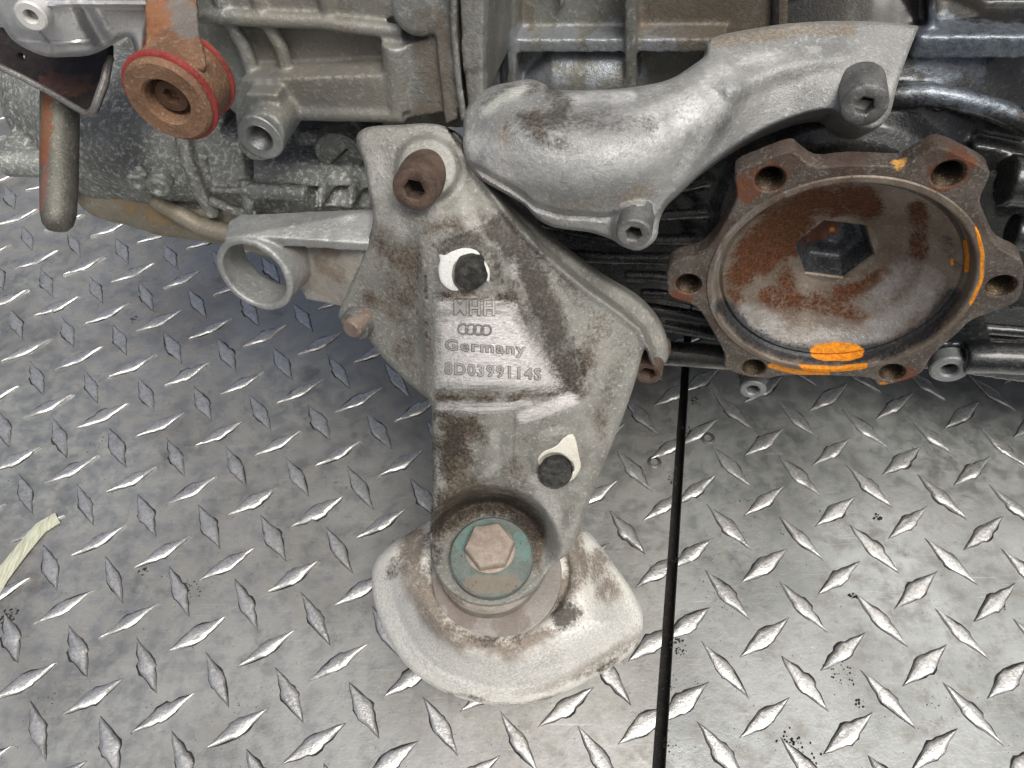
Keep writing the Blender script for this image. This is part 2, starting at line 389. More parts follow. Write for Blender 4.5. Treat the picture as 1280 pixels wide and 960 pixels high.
m_dark = metal('seam_grime', (0.02, 0.02, 0.02), (0.035, 0.032, 0.03), (0.09, 0.085, 0.08), met=0, rough=(0.6, 0.9), fine=2, bump=0.3)
gd = Geo().prism([(-2500, -1500, -9), (2500, -1500, -9), (2500, 3500, -9), (-2500, 3500, -9)], (0, 0, -6))
o = finish('ground', gd, m_dark); o['kind'] = 'structure'
Y0, Y1 = -320, 900
gl = Geo().prism([(-1300, Y0, 0), (ext(sl0, sl1, Y0), Y0, 0), (ext(sl0, sl1, Y1), Y1, 0), (-1300, Y1, 0)], (0, 0, -5))
plateL = finish('floor_plate', gl, MF, label='left diamond tread steel plate under the bracket'); plateL['kind'] = 'structure'
gr_ = Geo().prism([(ext(sr0, sr1, Y0), Y0, 0), (1200, Y0, 0), (1200, Y1, 0), (ext(sr0, sr1, Y1), Y1, 0)], (0, 0, -5))
plateR = finish('floor_plate', gr_, MFR, label='right diamond tread steel plate under the drive flange'); plateR['kind'] = 'structure'

def tread_geo(rs):
    out = [(-16.8, 0), (-12.5, 1.25), (-8, 2.45), (-4.6, 3.2), (-2.6, 4.0), (0.3, 4.25), (2.4, 3.95), (4.4, 3.1), (8, 2.25), (12.5, 1.1), (16.8, 0)]
    ring = out + [(x, -y) for x, y in out[-2:0:-1]]
    ring = [(x + rs.uniform(-.35, .35), y + rs.uniform(-.34, .3)) for x, y in ring]
    n = len(ring); ge = Geo(); lv = [(1.0, 1.0, 0.0), (0.985, 0.92, 0.70), (0.94, 0.70, 1.22), (0.86, 0.40, 1.42)]
    vs = []
    for sx, sy, z in lv:
        for x, y in ring: vs.append((x * sx, y * sy, z + (rs.uniform(-.14, .14) if z else -0.05) - abs(x) * 0.012 * (z > 0)))
    fs = [(j * n + k, j * n + (k + 1) % n, (j + 1) * n + (k + 1) % n, (j + 1) * n + k) for j in range(3) for k in range(n)]
    fs.append(tuple(range(3 * n, 4 * n)))
    ge.add(vs, fs)
    # grime packed round the foot of the tread
    o0 = len(ge.v); gv = []
    for x, y in ring:
        a_ = math.atan2(y * 3, x); k_ = rs.uniform(.15, .95) * (1.25 if y > 0 else .6); gv.append((x + math.cos(a_) * k_ * .6, y + math.sin(a_) * k_, .04))
    ge.add([(x * .9, y * .9, .05) for x, y in ring] + gv, [(k, (k + 1) % n, (k + 1) % n + n, k + n) for k in range(n)]); return ge
# treads wind clockwise seen from above, so flip to face up
tv = []
for k in range(9):
    ge = tread_geo(np.random.RandomState(20 + k)); me = bpy.data.meshes.new('tread')
    me.from_pydata((np.array(ge.v) * MM).tolist(), [], ge.f); bm = bmesh.new(); bm.from_mesh(me); bmesh.ops.recalc_face_normals(bm, faces=bm.faces)
    if sum(f.normal.z for f in bm.faces) < 0: bmesh.ops.reverse_faces(bm, faces=bm.faces)
    for f in bm.faces:
        if max(v_.co.z for v_ in f.verts) < .06 * MM:
            f.material_index = 1
            if f.normal.z < 0: f.normal_flip()
    bm.to_mesh(me); bm.free(); me.shade_smooth(); me.set_sharp_from_angle(angle=R(24)); me.materials.append(MT); me.materials.append(m_dark); tv.append(me)
def visible(x, y, m=130):
    q = (np.array([x, y, 0]) - CAMP) @ E_
    if q[2] <= 0: return False
    px, py = 640 + FPX * q[0] / q[2], 480 + FPX * q[1] / q[2]
    return -m < px < 1280 + m and -m + 130 < py < 960 + m
def treads(O, A, B, plate, a, b, sgn, rnd):
    items = []
    for i in range(-16, 30):
        for j in range(-16, 20):
            for h in (0, 1):
                c = O + A * (i + h * .5) + B * (j + h * .5)
                side = (c[0] - ext(a, b, c[1])) * sgn
                if side < -14 or not visible(*c): continue
                q = (np.array([c[0], c[1], 0]) - CAMP) @ E_; px, py = 640 + FPX * q[0] / q[2], 480 + FPX * q[1] / q[2]
                if px > 560 and py < 400: continue                 # behind the gearbox
                if px > 930 and py < 430: continue
                items.append((c, h, side))
    pl = PLOC[plate.name]
    for c, h, side in items:
        d = (A + B) if h == 0 else (A - B); ang = math.atan2(d[1], d[0]) + (math.pi if rnd.random() < .5 else 0) + rnd.uniform(-.02, .02)
        me = rnd.choice(tv); M = Matrix.Translation((c[0] * MM, c[1] * MM, 0)) @ Matrix.Rotation(ang, 4, 'Z') @ Matrix.Diagonal((rnd.uniform(.95, 1.05), rnd.uniform(.84, 1.12), rnd.uniform(.75, 1.15), 1))
        if side < 15:
            bm = bmesh.new(); bm.from_mesh(me); bm.transform(M)
            n = Vector((b[1] - a[1], -(b[0] - a[0]), 0)).normalized() * (1 if sgn < 0 else -1)
            if n.x * sgn > 0: n = -n
            pt = Vector((a[0] * MM, a[1] * MM, 0))
            bmesh.ops.bisect_plane(bm, geom=bm.verts[:] + bm.edges[:] + bm.faces[:], plane_co=pt, plane_no=n, clear_outer=True)
            if len(bm.faces) < 3: bm.free(); continue
            bmesh.ops.transform(bm, matrix=M.inverted(), verts=bm.verts)
            me = bpy.data.meshes.new('tread'); bm.to_mesh(me); bm.free(); me.shade_smooth(); me.set_sharp_from_angle(angle=R(24)); me.materials.append(MT); me.materials.append(m_dark)
        o = bpy.data.objects.new('tread', me); COL.objects.link(o); o.parent = plate
        o.matrix_parent_inverse = Matrix.Translation(pl).inverted(); o.matrix_basis = M
    return len(items)
rnd = random.Random(5)
nL = treads(OL, AL, BL, plateL, sl0, sl1, -1, rnd); nR = treads(OR, AR, BR, plateR, sr0, sr1, 1, rnd)
print('treads', nL, nR)

# screws beside the seam
m_screw = metal('dark_screw', (0.09, 0.09, 0.09), (0.2, 0.2, 0.2), met=.8, fine=1)
for px, py, pl in ((818, 578, plateL), (885, 548, plateR)):
    c = PH(px, py, 0); ge = Geo().lathe(c, (0, 0, 1), [(4.2, -1), (4.2, .5), (3.4, 1.0), (2.5, 1.0), (2.3, .3), (2.3, -1.2), (0.1, -1.2)], 28)
    finish('screw', ge, m_screw, pl)
    ge = Geo().lathe(c + np.array([0, 0, -.6]), (0, 0, 1), [(2.2, -0.5), (2.2, 0.2), (.1, .2)], 20); finish('screw_socket', ge, m_dark, pl)

# ================================================================== THE GEARBOX
gearbox = empty('gearbox', g(40, 150, -FC[2]), 'large used aluminium gearbox with rusty drive flange and support bracket on diamond plate', 'gearbox')

m_tail = metal('grey_cast_aluminium', (0.18, 0.19, 0.18), (0.32, 0.33, 0.31), (0.64, 0.66, 0.64), met=.45, rough=(.42, .62), big=24, fine=1.9, speck=.65, bump=.35)
m_mid = metal('dusty_cast_aluminium', (0.215, 0.222, 0.21), (0.33, 0.34, 0.322), (0.58, 0.58, 0.56), met=.5, rough=(.4, .6), big=26, fine=1.8, speck=.45, bump=.2,
              stains=[((0.14, 0.105, 0.07), [PG(548, 30, 8), PG(560, 90, 8), PG(556, 135, 8)], 11, .75, .2, .6), ((0.20, 0.17, 0.12), [PG(400, 60, 10), PG(440, 90, 10)], 26, .45, .3, .6),
                      ((0.16, 0.17, 0.18), [PG(400, 150, 0), PG(330, 120, 0)], 10, .5, .5, .5)])
m_bell = metal('oily_dark_casing', (0.022, 0.025, 0.028), (0.055, 0.055, 0.054), (0.26, 0.28, 0.30), met=.6, rough=(.2, .4), big=28, fine=2.0, speck=.24, bump=.2, coat=.5,
               stains=[((0.02, 0.018, 0.015), [PG(980, 10, 70), PG(1060, 10, 70), PG(1200, 5, 60)], 22, .8, .3, .5),
                       ((0.13, 0.12, 0.10), [PG(1000, 400, 45), PG(880, 440, 34), PG(860, 320, 48)], 10, .5, .4, .4),
                       ((0.40, 0.41, 0.40), [PG(588, 30, 5), PG(590, 90, 5)], 9, .8, .5, .45), ((0.22, 0.26, 0.31), [PG(1200, 60, 40), PG(1260, 65, 40)], 22, .7, .6, .35)])  # blue patch on the right ledge is painted sky reflection

# ---- bell side of the casing (right)
ge = Geo()
zb_ = (PG(1046, 446, 75) - FC) @ GZ
ge.box((-150, 75, zb_), (330, 260, 200))
zr = lambda px, py, c: PG(px, py, c) - FC
def gledge(px0, px1, py, cf, cb, th):
    a = zr(px0, py, cf); b = zr(px1, py, cf); z = a @ GZ; zb = b @ GZ
    return ge.prism([g(a @ GX, cf, z), g(b @ GX, cf, zb), g(b @ GX, cf, zb + th), g(a @ GX, cf, z + th)], GY * (cb - cf))
gledge(1136, 1330, 75, 50, 90, 8)
for px, w, y0, y1, c in ((968, 12, -60, 60, 58), (1165, 10, -60, 40, 55)):
    ge.gpoly([(px - w / 2, y0), (px + w / 2, y0), (px + w / 2 + 1, y1), (px - w / 2 + 1, y1)], c, 90)
ge.tube([PG(x, y, 46) for x, y in ((1095, 122), (1125, 119), (1160, 118), (1195, 124), (1230, 133), (1265, 146), (1310, 166))], 4.2)
ge.gpoly([(1100, 120), (1160, 116), (1230, 130), (1310, 160), (1310, 185), (1230, 165), (1160, 150), (1100, 150)], 52, 90)
ge.tube([PG(x, y, 58) for x, y in ((1150, 150), (1180, 151), (1215, 160), (1255, 172), (1310, 192))], 3.4)
# bearing housing round the flange
ge.lathe(g(0, 80, 0), -GY, [(78, 0), (76, 14), (60, 26), (46, 34), (42, 42), (36, 46), (4, 46)], 56)
for pts, c, r_ in (([(740, 238), (830, 240), (880, 228), (940, 214)], 48, 2.2), ([(700, 255), (830, 269), (880, 266), (940, 262)], 46, 2.4), ([(650, 282), (760, 300), (840, 300), (905, 300)], 50, 3.0),
                   ([(690, 318), (760, 322), (870, 323)], 48, 3.0), ([(780, 345), (820, 346), (860, 350)], 42, 3.0), ([(800, 366), (830, 368), (880, 380)], 42, 2.4), ([(800, 385), (850, 392), (900, 402)], 40, 3.2),
                   ([(820, 405), (860, 412), (910, 422)], 36, 3.4), ([(560, 420), (700, 436), (840, 442), (930, 448)], 34, 6.0),
                   ([(1195, 408), (1240, 411), (1320, 418)], 36, 2.6), ([(1180, 424), (1240, 428), (1320, 432)], 40, 3.4)):
    ge.tube([PG(x, y, c) for x, y in pts], r_)
ge.tube([PG(1205, 447, 14), PG(1240, 447, 14), PG(1320, 450, 16)], 6.5)
ge.gpoly([(1215, 180), (1320, 200), (1320, 380), (1262, 390), (1240, 300), (1222, 260)], 44, 90)
ge.tube([PG(1255, 225, 34), PG(1320, 232, 34)], 9); ge.tube([PG(1262, 290, 34), PG(1320, 296, 34)], 7)
ge.lathe(PG(941, 487, 8), -GY, [(5.2, -34), (5.2, -1), (4.6, 0), (.3, 0)], 30)
ge.lathe(PG(1187, 462, 14), -GY, [(7.2, -34), (7.2, -1.4), (6.2, 0), (.3, 0)], 30)
ge.gpoly([(905, 440), (965, 445), (960, 480), (925, 480)], 14, 60)
ge.gpoly([(1165, 430), (1240, 430), (1240, 465), (1180, 468)], 18, 60)
bell_ge = ge
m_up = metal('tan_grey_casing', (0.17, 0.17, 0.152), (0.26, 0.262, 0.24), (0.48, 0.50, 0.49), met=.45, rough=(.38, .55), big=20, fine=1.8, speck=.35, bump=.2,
    stains=[((0.13, 0.09, 0.06), [PG(648, 20, 58), PG(650, 40, 58), PG(797, 30, 58), PG(800, 60, 58), PG(612, 20, 58)], 6, .6, .2, .6), ((0.33, 0.36, 0.40), [PG(700, 55, 52), PG(760, 55, 52), PG(830, 55, 52), PG(640, 55, 52)], 9, .75, .6, .35), ((0.36, 0.40, 0.45), [PG(618, 92, 62), PG(700, 95, 62), PG(760, 92, 62)], 15, .8, .5, .4),  # pale blue along the ledge stands for the sky it reflects
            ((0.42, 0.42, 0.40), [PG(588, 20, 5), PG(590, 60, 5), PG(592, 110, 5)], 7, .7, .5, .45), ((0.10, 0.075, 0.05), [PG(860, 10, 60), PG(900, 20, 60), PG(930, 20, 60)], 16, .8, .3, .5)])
ge = Geo()
ge.gpoly([(580, -110), (985, -110), (985, 60), (880, 116), (580, 122)], 60, 96)
gledge(592, 905, 66, 49, 80, 5)
for px, w, y0, y1, c in ((638, 11, -90, 116, 48), (787, 14, -90, 116, 47), (700, 5, -90, 10, 56)):
    ge.gpoly([(px - w / 2, y0), (px + w / 2, y0), (px + w / 2 + 1, y1), (px - w / 2 + 1, y1)], c, 90)
ge.gpoly([(574, -110), (600, -110), (604, 20), (603, 135), (586, 145), (576, 60)], 4, 96)
ge.tube([PG(655, 122, 66), PG(705, 92, 60), PG(790, 96, 60)], [9, 12, 13], 24)
ge.tube([PG(600, 96, 62), PG(630, 96, 62)], 7, 20)
cast('upper_casing', ge, m_up, gearbox, 'tan grey ribbed casing with a blue-lit ledge', voxel=.8, it=3)
ge = bell_ge
bell = cast('bell_casing', ge, m_bell, gearbox, 'dark oily ribbed casing behind the drive flange', voxel=1.0, it=5, cuts=[(PG(941, 488, 6), GY, 3.6, 6), (PG(1187, 463, 12), GY, 4.6, 6)])
m_hole = metal('hollow_shade', (0.018, 0.017, 0.016), (0.04, 0.036, 0.03), (0.12, 0.11, 0.1), met=.4, fine=1.0)  # near-black tone stands for the shade inside bores, sockets and the hollow
m_lug = metal('lug_aluminium', (0.20, 0.215, 0.22), (0.32, 0.33, 0.33), (0.5, 0.5, 0.5), met=.5, fine=1.4, speck=.4)

def bore(c, axis, r, depth, mat, parent, name='threaded_hole', pitch=1.2, rim=0.0):
    """an open threaded sleeve, seen from its mouth; its outer wall sits in the boss"""
    prof = [(r + 1.1 + rim, -depth), (r + 1.1 + rim, 0.25), (r + .35, 0.4)]
    h = 0.1; k = 0
    while h > -depth + 1: prof.append((r - (0.45 if k % 2 else 0), h)); h -= pitch / 2; k += 1
    prof.append((r, -depth + .6)); prof.append((0.05, -depth + .6))
    return finish(name, Geo().lathe(c, axis, prof, 36), mat, parent, smooth=60)
def cap(c, axis, r, mat, parent, name='bore'):
    return finish(name, Geo().lathe(c, axis, [(r, -1.5), (r, .15), (.05, .15)], 30), mat, parent)
def lug(cpx, c, ro, ri, mat, parent):
    """a ring boss face with a real bore"""
    o_ = PG(*cpx, c); ge = Geo().lathe(o_, -GY, [(ro, -6), (ro, -.6), (ro - .6, 0), (ri + .7, 0), (ri, -.7), (ri, -5.4), (.05, -5.4)], 40)
    return finish('lug', ge, mat, parent)
lug((941, 488), 6, 5.6, 2.6, m_lug, bell); lug((1187, 463), 12, 7.4, 3.2, m_lug, bell)
cap(PG(941, 488, 6) + GY * 4.9, -GY, 2.5, m_hole, bell); cap(PG(1187, 463, 12) + GY * 4.9, -GY, 3.1, m_hole, bell)

# ---- middle casing (250..590)
ge = Geo()
ge.gpoly([(225, -90), (585, -90), (582, 60), (586, 160), (480, 160), (468, 132), (345, 134), (300, 150), (270, 120), (240, 60)], 12, 150)
ge.gpoly([(262, -80), (500, -80), (500, 22), (440, 31), (400, 27), (262, 22)], 8, 20)          # upper step with the lit rim
ge.tube([PG(x, y, 6) for x, y in ((250, 20), (330, 24), (400, 27), (440, 33), (505, 40))], 2.4)
for a in ([(268, -20), (284, 20), (305, 60), (318, 95), (322, 118)], [(318, -20), (330, 20), (352, 60), (362, 100), (364, 124)], [(404, -20), (412, 18), (428, 38)]):
    ge.tube([PG(x, y, 8) for x, y in a], [2.6, 2.6, 2.4, 2.6, 3][:len(a)])
ge.tube([PG(x, y, 2) for x, y in ((318, 142), (360, 138), (420, 140), (505, 142))], 3.2)          # lower lip
ge.gpoly([(345, 116), (510, 112), (510, 146), (352, 145)], 5, 40)
ge.tube([PG(495, 52, 4), PG(500, 132, 4)], 5.0)                                                # vertical boss
ge.gpoly([(492, 60), (545, 46), (560, 140), (500, 150)], 2, 30)
ge.lathe(PG(520, 14, 0), -GY, [(9, -20), (8, 0), (6, 1), (.2, 1)], 26)
ge.gpoly([(536, -80), (562, -80), (572, 150), (556, 156), (545, 60)], 0, 40)
ge.tube([PG(566, -60, -1), PG(567, 40, -1), PG(574, 110, -1), PG(580, 150, -1)], 1.2)
# lug with the open thread
axl = -GY
ge.prism([PG(x, y, -14) for x, y in circ(325, 172, 30, 30, 0, 28)], GY * 40)
ge.gpoly([(296, 165), (292, 130), (300, 100), (480, 94), (482, 140), (358, 144), (352, 165), (325, 175)], 0, 30)
ge.gpoly([(298, 168), (296, 140), (306, 118), (345, 118), (356, 144), (352, 168)], -7, 20)
mid = cast('centre_casing', ge, m_mid, gearbox, 'dusty grey cast casing with diagonal ribs', voxel=.7, it=4, cuts=[(PG(325, 172, -14), GY, 5.3, 6)])
m_thread = metal('grey_thread', (0.16, 0.165, 0.175), (0.26, 0.26, 0.26), met=.8, rough=(.35, .5), fine=1)
bore(PG(325, 172, -14.2), -GY, 4.4, 16, m_thread, mid, rim=-.5)
finish('boss_face', Geo().lathe(PG(325, 172, -14.1), -GY, [(8.2, -3), (8.2, -.1), (7.7, .4), (4.9, .4), (4.7, .2)], 40, close=False), m_lug, mid)
m_red = metal('faded_red_rubber', (0.20, 0.03, 0.03), (0.33, 0.05, 0.048), (0.22, 0.12, 0.09), met=0, rough=(.4, .6), fine=1.2, speck=.6, bump=.06)

# ---- tail casing low on the left
ge = Geo()
ge.tube([P(70, 110, 356), P(95, 130, 352), P(150, 165, 345), P(260, 195, 338), P(380, 215, 330), P(500, 238, 322)], [26, 32, 33, 29, 24, 20], 36)
ge.tube([P(70, 110, 345), P(150, 150, 330), P(240, 178, 322), P(300, 190, 322)], [24, 30, 27, 22], 30)
ge.prism([P(48, 70, 330), P(30, 110, 330), P(22, 150, 330), P(2, 180, 325), P(0, 200, 325), P(20, 218, 330), P(110, 222, 330), P(130, 200, 330), P(130, 70, 330)], GY * 40)
ge.tube([P(8, 202, 318), P(60, 205, 318), P(110, 205, 322)], 6)
ge.tube([P(148, 118, 300), P(150, 150, 300), P(152, 182, 306), P(158, 210, 318)], 2.3)
ge.tube([P(228, 170, 296), P(236, 205, 300), P(250, 240, 308), P(268, 268, 318)], [3, 3, 3, 3])
ge.tube([P(262, 250, 306), P(300, 266, 306), P(320, 262, 306)], 2.2)
ge.tube([P(306, 225, 298), P(312, 262, 302)], 2.4)
ge.prism([P(x, y, 300) for x, y in ((255, 170), (300, 176), (308, 240), (262, 236))], GY * 30)
ge.tube([P(262, 237, 296), P(310, 238, 296)], 1.4)
ge.tube([P(315, 238, 298), P(385, 242, 296)], 3.4)
ge.prism([P(x, y, 300) for x, y in ((315, 200), (462, 210), (462, 236), (315, 232))], GY * 40)
ge.prism([P(x, y, 294) for x, y in ((396, 236), (402, 236), (402, 262), (396, 262))], GY * 20); ge.prism([P(x, y, 294) for x, y in ((434, 236), (440, 236), (440, 262), (434, 262))], GY * 20)
ge.prism([P(x, y, 305) for x, y in ((392, 228), (462, 232), (462, 262), (392, 262))], GY * 30)
ge.tube([P(370, 170, 300), P(450, 176, 296)], 3.4)                                              # inner web in the opening
ge.tube([P(442, 140, 296), P(444, 175, 296)], 2.4)
ge.prism([P(x, y, 326) for x, y in ((360, 172), (470, 172), (470, 215), (350, 212))], GY * 60)
ge.prism([P(x, y, 306) for x, y in ((345, 195), (375, 196), (398, 212), (350, 222))], GY * 60)
tail = cast('tail_casing', ge, m_tail, gearbox, 'speckled grey tail casing below the red-sealed joint', voxel=.9, it=5, rough=.5, rscale=.1)
for (px, py, Zc, rr) in ((170, 229, 304, 4.4), (197, 236, 303, 4.8)):
    a = lean(px, py, -.35, .9, .62)
    finish('casting_boss', Geo().lathe(P(px, py, Zc), a, [(rr, -14), (rr, -.8), (rr - .8, 0), (rr * .55, -.1), (rr * .35, -.9), (.1, -.6)], 30), m_tail, tail)
a = lean(424, 193, -.2, .8, .72)
pl_ = finish('plug', Geo().lathe(P(424, 193, 296), a, [(9.5, -8), (9.5, -.5), (9, 0), (7.6, 0), (7.2, -.8), (6.6, -.8), (.1, -.4)], 40), m_tail, tail)
m_slot = metal('slot_shade', (0.03, 0.028, 0.024), (0.05, 0.045, 0.038), met=.2, rough=(.5, .7))
for x0, y0, x1, y1 in ((436, 184, 414, 205),):
    finish('plug_mark', Geo().tube([P(x0, y0, 294.6), P((x0 + x1) / 2, (y0 + y1) / 2, 294.4), P(x1, y1, 294.6)], .45, 8), m_slot, pl_)  # dark strip stands for the plug's slot and the shade in it
m_pan = metal('yellowed_aluminium', (0.24, 0.21, 0.15), (0.34, 0.31, 0.25), (0.5, 0.5, 0.47), met=.35, rough=(.45, .65), big=22, fine=1.8, stains=[((0.32, 0.21, 0.09), [P(150, 245, 330), P(200, 258, 330)], 9, .6, .1, .6)])
ge = Geo(); ge.tube([P(108, 246, 352), P(122, 246, 350), P(200, 258, 345), P(280, 268, 338), P(360, 296, 330), P(420, 320, 326)], [6, 9, 13, 13, 11, 8], 28)
ge.tube([P(190, 250, 322), P(225, 268, 322), P(250, 282, 324), P(330, 300, 322)], [3, 4, 4, 4])
cast('lower_cover', ge, m_pan, gearbox, 'yellow stained cover under the tail casing', voxel=.9, it=5, rough=.5)
m_steel = metal('worn_steel', (0.25, 0.25, 0.25), (0.42, 0.42, 0.42), met=.9, rough=(.25, .4), fine=1)
finish('vent_nipple', Geo().tube([P(112, 246, 346), P(98, 243, 349), P(97, 243, 349), P(92, 238, 350)], [2.6, 2.6, 3.2, 3.2], 18), m_steel, gearbox)
# near-black wall stands for the shade in the hollow above the tail
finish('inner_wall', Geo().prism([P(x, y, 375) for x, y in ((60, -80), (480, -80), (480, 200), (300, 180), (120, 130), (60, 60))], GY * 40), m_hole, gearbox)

# ---- bright end housing, top left
def ZEND(q):
    z = TPS([(0, -10, 222), (80, -10, 216), (190, -10, 228), (5, 25, 228), (60, 20, 216), (110, 20, 218), (130, 30, 226), (185, 30, 232), (25, 58, 238), (75, 60, 232), (150, 52, 240), (172, 68, 246), (60, 48, 222), (100, 50, 226), (115, 45, 232)])(q)
    d, _, _ = segdist(q, np.array([[45, 30.], [60, 52.], [70, 75.]]), False); z = z + 1.0 * (1 - ss(d, 0, 2.2))
    d, _, _ = segdist(q, np.array([[40, 8.], [90, 5.], [190, 6.]]), False); z = z - 1.6 * (1 - ss(d, 0, 5))
    d, _, _ = segdist(q, np.array([[20, 52.], [70, 55.], [112, 52.]]), False); z = z - 1.2 * (1 - ss(d, 0, 4))
    d, _, _ = segdist(q, np.array([[95, -10.], [112, 25.], [128, 52.]]), False); z = z + 2.5 * (1 - ss(d, 0, 16))
    d = np.hypot(q[:, 0] - 36, q[:, 1] - 21); z = z - 2.5 * (1 - ss(d, 17, 24))
    return z
m_bright = metal('clean_cast_aluminium', (0.55, 0.56, 0.58), (0.66, 0.67, 0.68), (0.85, 0.85, 0.85), met=.55, rough=(.32, .5), big=14, fine=1.2, speck=.35, bump=.06, pits=.3,
                 stains=[((0.25, 0.27, 0.30), [P(112, 25, 225), P(125, 50, 232), P(140, 60, 235)], 5, .6, .5, .4), ((0.3, 0.29, 0.26), [P(20, 45, 232), P(60, 66, 238)], 4, .5, .3, .5)])
eh = relief('end_housing', [(-8, -30), (-6, 10), (3, 32), (16, 50), (35, 62), (60, 71), (90, 71), (112, 69), (130, 62), (150, 50), (162, 47), (167, 58), (172, 74), (181, 72), (186, 40), (186, -30)], ZEND, GY * 34 + GZ * 4, m_bright, gearbox, 'bright clean aluminium end housing', edge=(9, 5))
a = lean(38, 21, -.5, .6, .8)
m_wash = metal('white_washer', (0.62, 0.62, 0.6), (0.72, 0.72, 0.7), met=.2, rough=(.4, .5), fine=1, bump=.04)
finish('washer', Geo().lathe(P(38, 21, 214.5), a, [(4.3, -5), (4.3, -.5), (3.8, 0), (2.1, 0), (1.8, -.5), (1.8, -3), (.05, -3)], 36), m_wash, eh, 'white washer round a small hole')
cap(P(38, 21, 214.5) - a * 2.8, a, 1.7, m_lug, eh)

# ---- bent steel bracket and hanging tube
m_bent = metal('dark_pressed_steel', (0.035, 0.030, 0.030), (0.06, 0.05, 0.046), (0.12, 0.11, 0.1), met=.5, rough=(.35, .55), big=10, fine=1.4, speck=.2, bump=.08,
               stains=[((0.12, 0.06, 0.045), [P(112, 118, 262), P(95, 118, 262), P(70, 112, 262)], 6, .7, .2, .6)])
m_edge = metal('scuffed_steel_edge', (0.16, 0.15, 0.145), (0.34, 0.33, 0.32), (0.13, 0.07, 0.04), met=.6, rough=(.35, .6), fine=1.4, speck=.4, bump=.2)
def ZB(q): return TPS([(-10, 40, 262), (60, 70, 268), (140, 60, 262), (-10, 85, 254), (60, 112, 256), (112, 142, 256), (130, 100, 256)])(q)
sb = relief('bent_bracket', [(-30, 30), (0, 34), (20, 50), (70, 62), (136, 56), (136, 74), (131, 104), (117, 141), (108, 141), (58, 112), (0, 82), (-30, 66)], ZB, GY * 2 + np.array([0, 0, -1.2]), m_bent, gearbox, 'dark bent steel bracket with scuffed edge', edge=(2, .6), smooth_out=1,
            holes=[circ(27, 71, 5, 3.6, 30, 16)])
finish('flange_lip', Geo().tube([P(-20, 76, 250), P(0, 84, 251), P(30, 98, 252), (P(60, 114, 252.5)), P(90, 132, 252.5), P(106, 141, 252), P(113, 142, 251.5), P(118, 136, 250), P(125, 116, 248), P(131, 100, 247), P(134, 84, 247), P(139, 72, 249)], [1.1] * 6 + [1.3] * 2 + [1.3, 1.4, 1.3, 1.0], 10), m_edge, sb)
m_tube = metal('dull_tube_steel', (0.10, 0.10, 0.085), (0.18, 0.178, 0.155), (0.34, 0.34, 0.31), met=.5, rough=(.4, .6), big=16, fine=1.3, speck=.4, bump=.15, stains=[(RUST, [P(54 + (y % 3), y, 262) for y in range(122, 205, 7)], 2.6, .85, .1, .7, .8), ((0.2, .07, .05), [P(53 + (y % 4), y, 260) for y in range(200, 262, 6)], 1.7, .7, .1, .7, .9)])
tp = [(P(75, 95, 269), 6.2), (P(75, 150, 269), 6.2), (P(74, 230, 266), 6.0), (P(73, 268, 264), 5.6), (P(72, 280, 263.5), 4.8), (P(72, 286, 263.2), 3.4), (P(72, 289, 263.1), .8)]
finish('hanging_tube', Geo().tube([p for p, _ in tp], [r for _, r in tp], 30), m_tube, gearbox, 'dull grey dowel tube with a rusty streak')

# ---- rusty selector lever and its sealed joint
m_rust = metal('rusty_steel', (0.17, 0.095, 0.06), (0.27, 0.16, 0.10), (0.42, 0.33, 0.24), met=.15, rough=(.55, .8), big=9, fine=1.3, speck=.45, bump=.3,
               stains=[((0.20, 0.21, 0.21), [P(230, 15, 225), P(238, 35, 225), P(222, 5, 225)], 5, .85, .5, .5), ((0.27, 0.105, 0.045), [P(190, 20, 225), P(185, 45, 225), P(235, 75, 228), P(232, 165, 225), P(190, 150, 225)], 6, .6, 0, .8),
                       ((0.10, 0.055, 0.04), [P(240, 88, 230), P(195, 148, 224)], 5, .5, 0, .7)])
lev = empty('selector_lever', P(213, 122, 232), '', 'x'); del lev['category']; del lev['label']; lev['label'] = 'rusty lever with red-sealed joint'
lev.parent = gearbox; lev.matrix_parent_inverse = Matrix.Translation(PLOC[gearbox.name]).inverted()
ax = lean(213, 125, -.62, .78, .70); jc = P(208, 128, 226)
jo = finish('joint_ring', Geo().lathe(jc, ax, [(13.0, -18), (13.6, -17), (13.6, -8), (13.2, -3), (13.2, -1.2), (12.2, 0), (7.6, 0), (6.9, -.8), (6.6, -7), (.05, -7)], 64), m_rust, lev)
for h, tt in ((-3.0, .95), (-15.5, .8)):
    finish('seal', Geo().lathe(jc, ax, [(12.8, h - tt), (13.9, h - tt), (14.5, h - tt * .6), (14.5, h + tt * .6), (13.9, h + tt), (12.8, h + tt)], 64, close=False), m_red, lev, 'faded red rubber sealing ring')
m_rdark = metal('dark_rusty_steel', (0.075, 0.045, 0.032), (0.13, 0.075, 0.05), (0.2, .13, .09), met=.2, rough=(.5, .7), fine=1.2, bump=.2)
finish('socket_bolt', Geo().lathe(jc + ax * -6.8, ax, [(5.4, 0), (5.4, 3), (4.9, 3.6), (2.8, 3.6), (2.5, 3.0), (2.4, .3), (.05, .3)], 48, hexes=(3, 4, 5)), m_rdark, lev)
ge = Geo(); lv = []
for x0, x1, y, Zl in ((181, 247, -40, 226), (181, 247, 0, 227), (182, 248, 30, 224), (183, 250, 48, 221), (180, 256, 68, 219), (182, 258, 86, 220), (192, 250, 97, 223)):
    lv.append((P(x0, y, Zl), P(x1, y, Zl + 1)))
n = len(lv); th = ray(215, 60) * 7
vs = [p for a_, b_ in lv for p in (a_, b_)] + [p + th for a_, b_ in lv for p in (a_, b_)]
fs = []
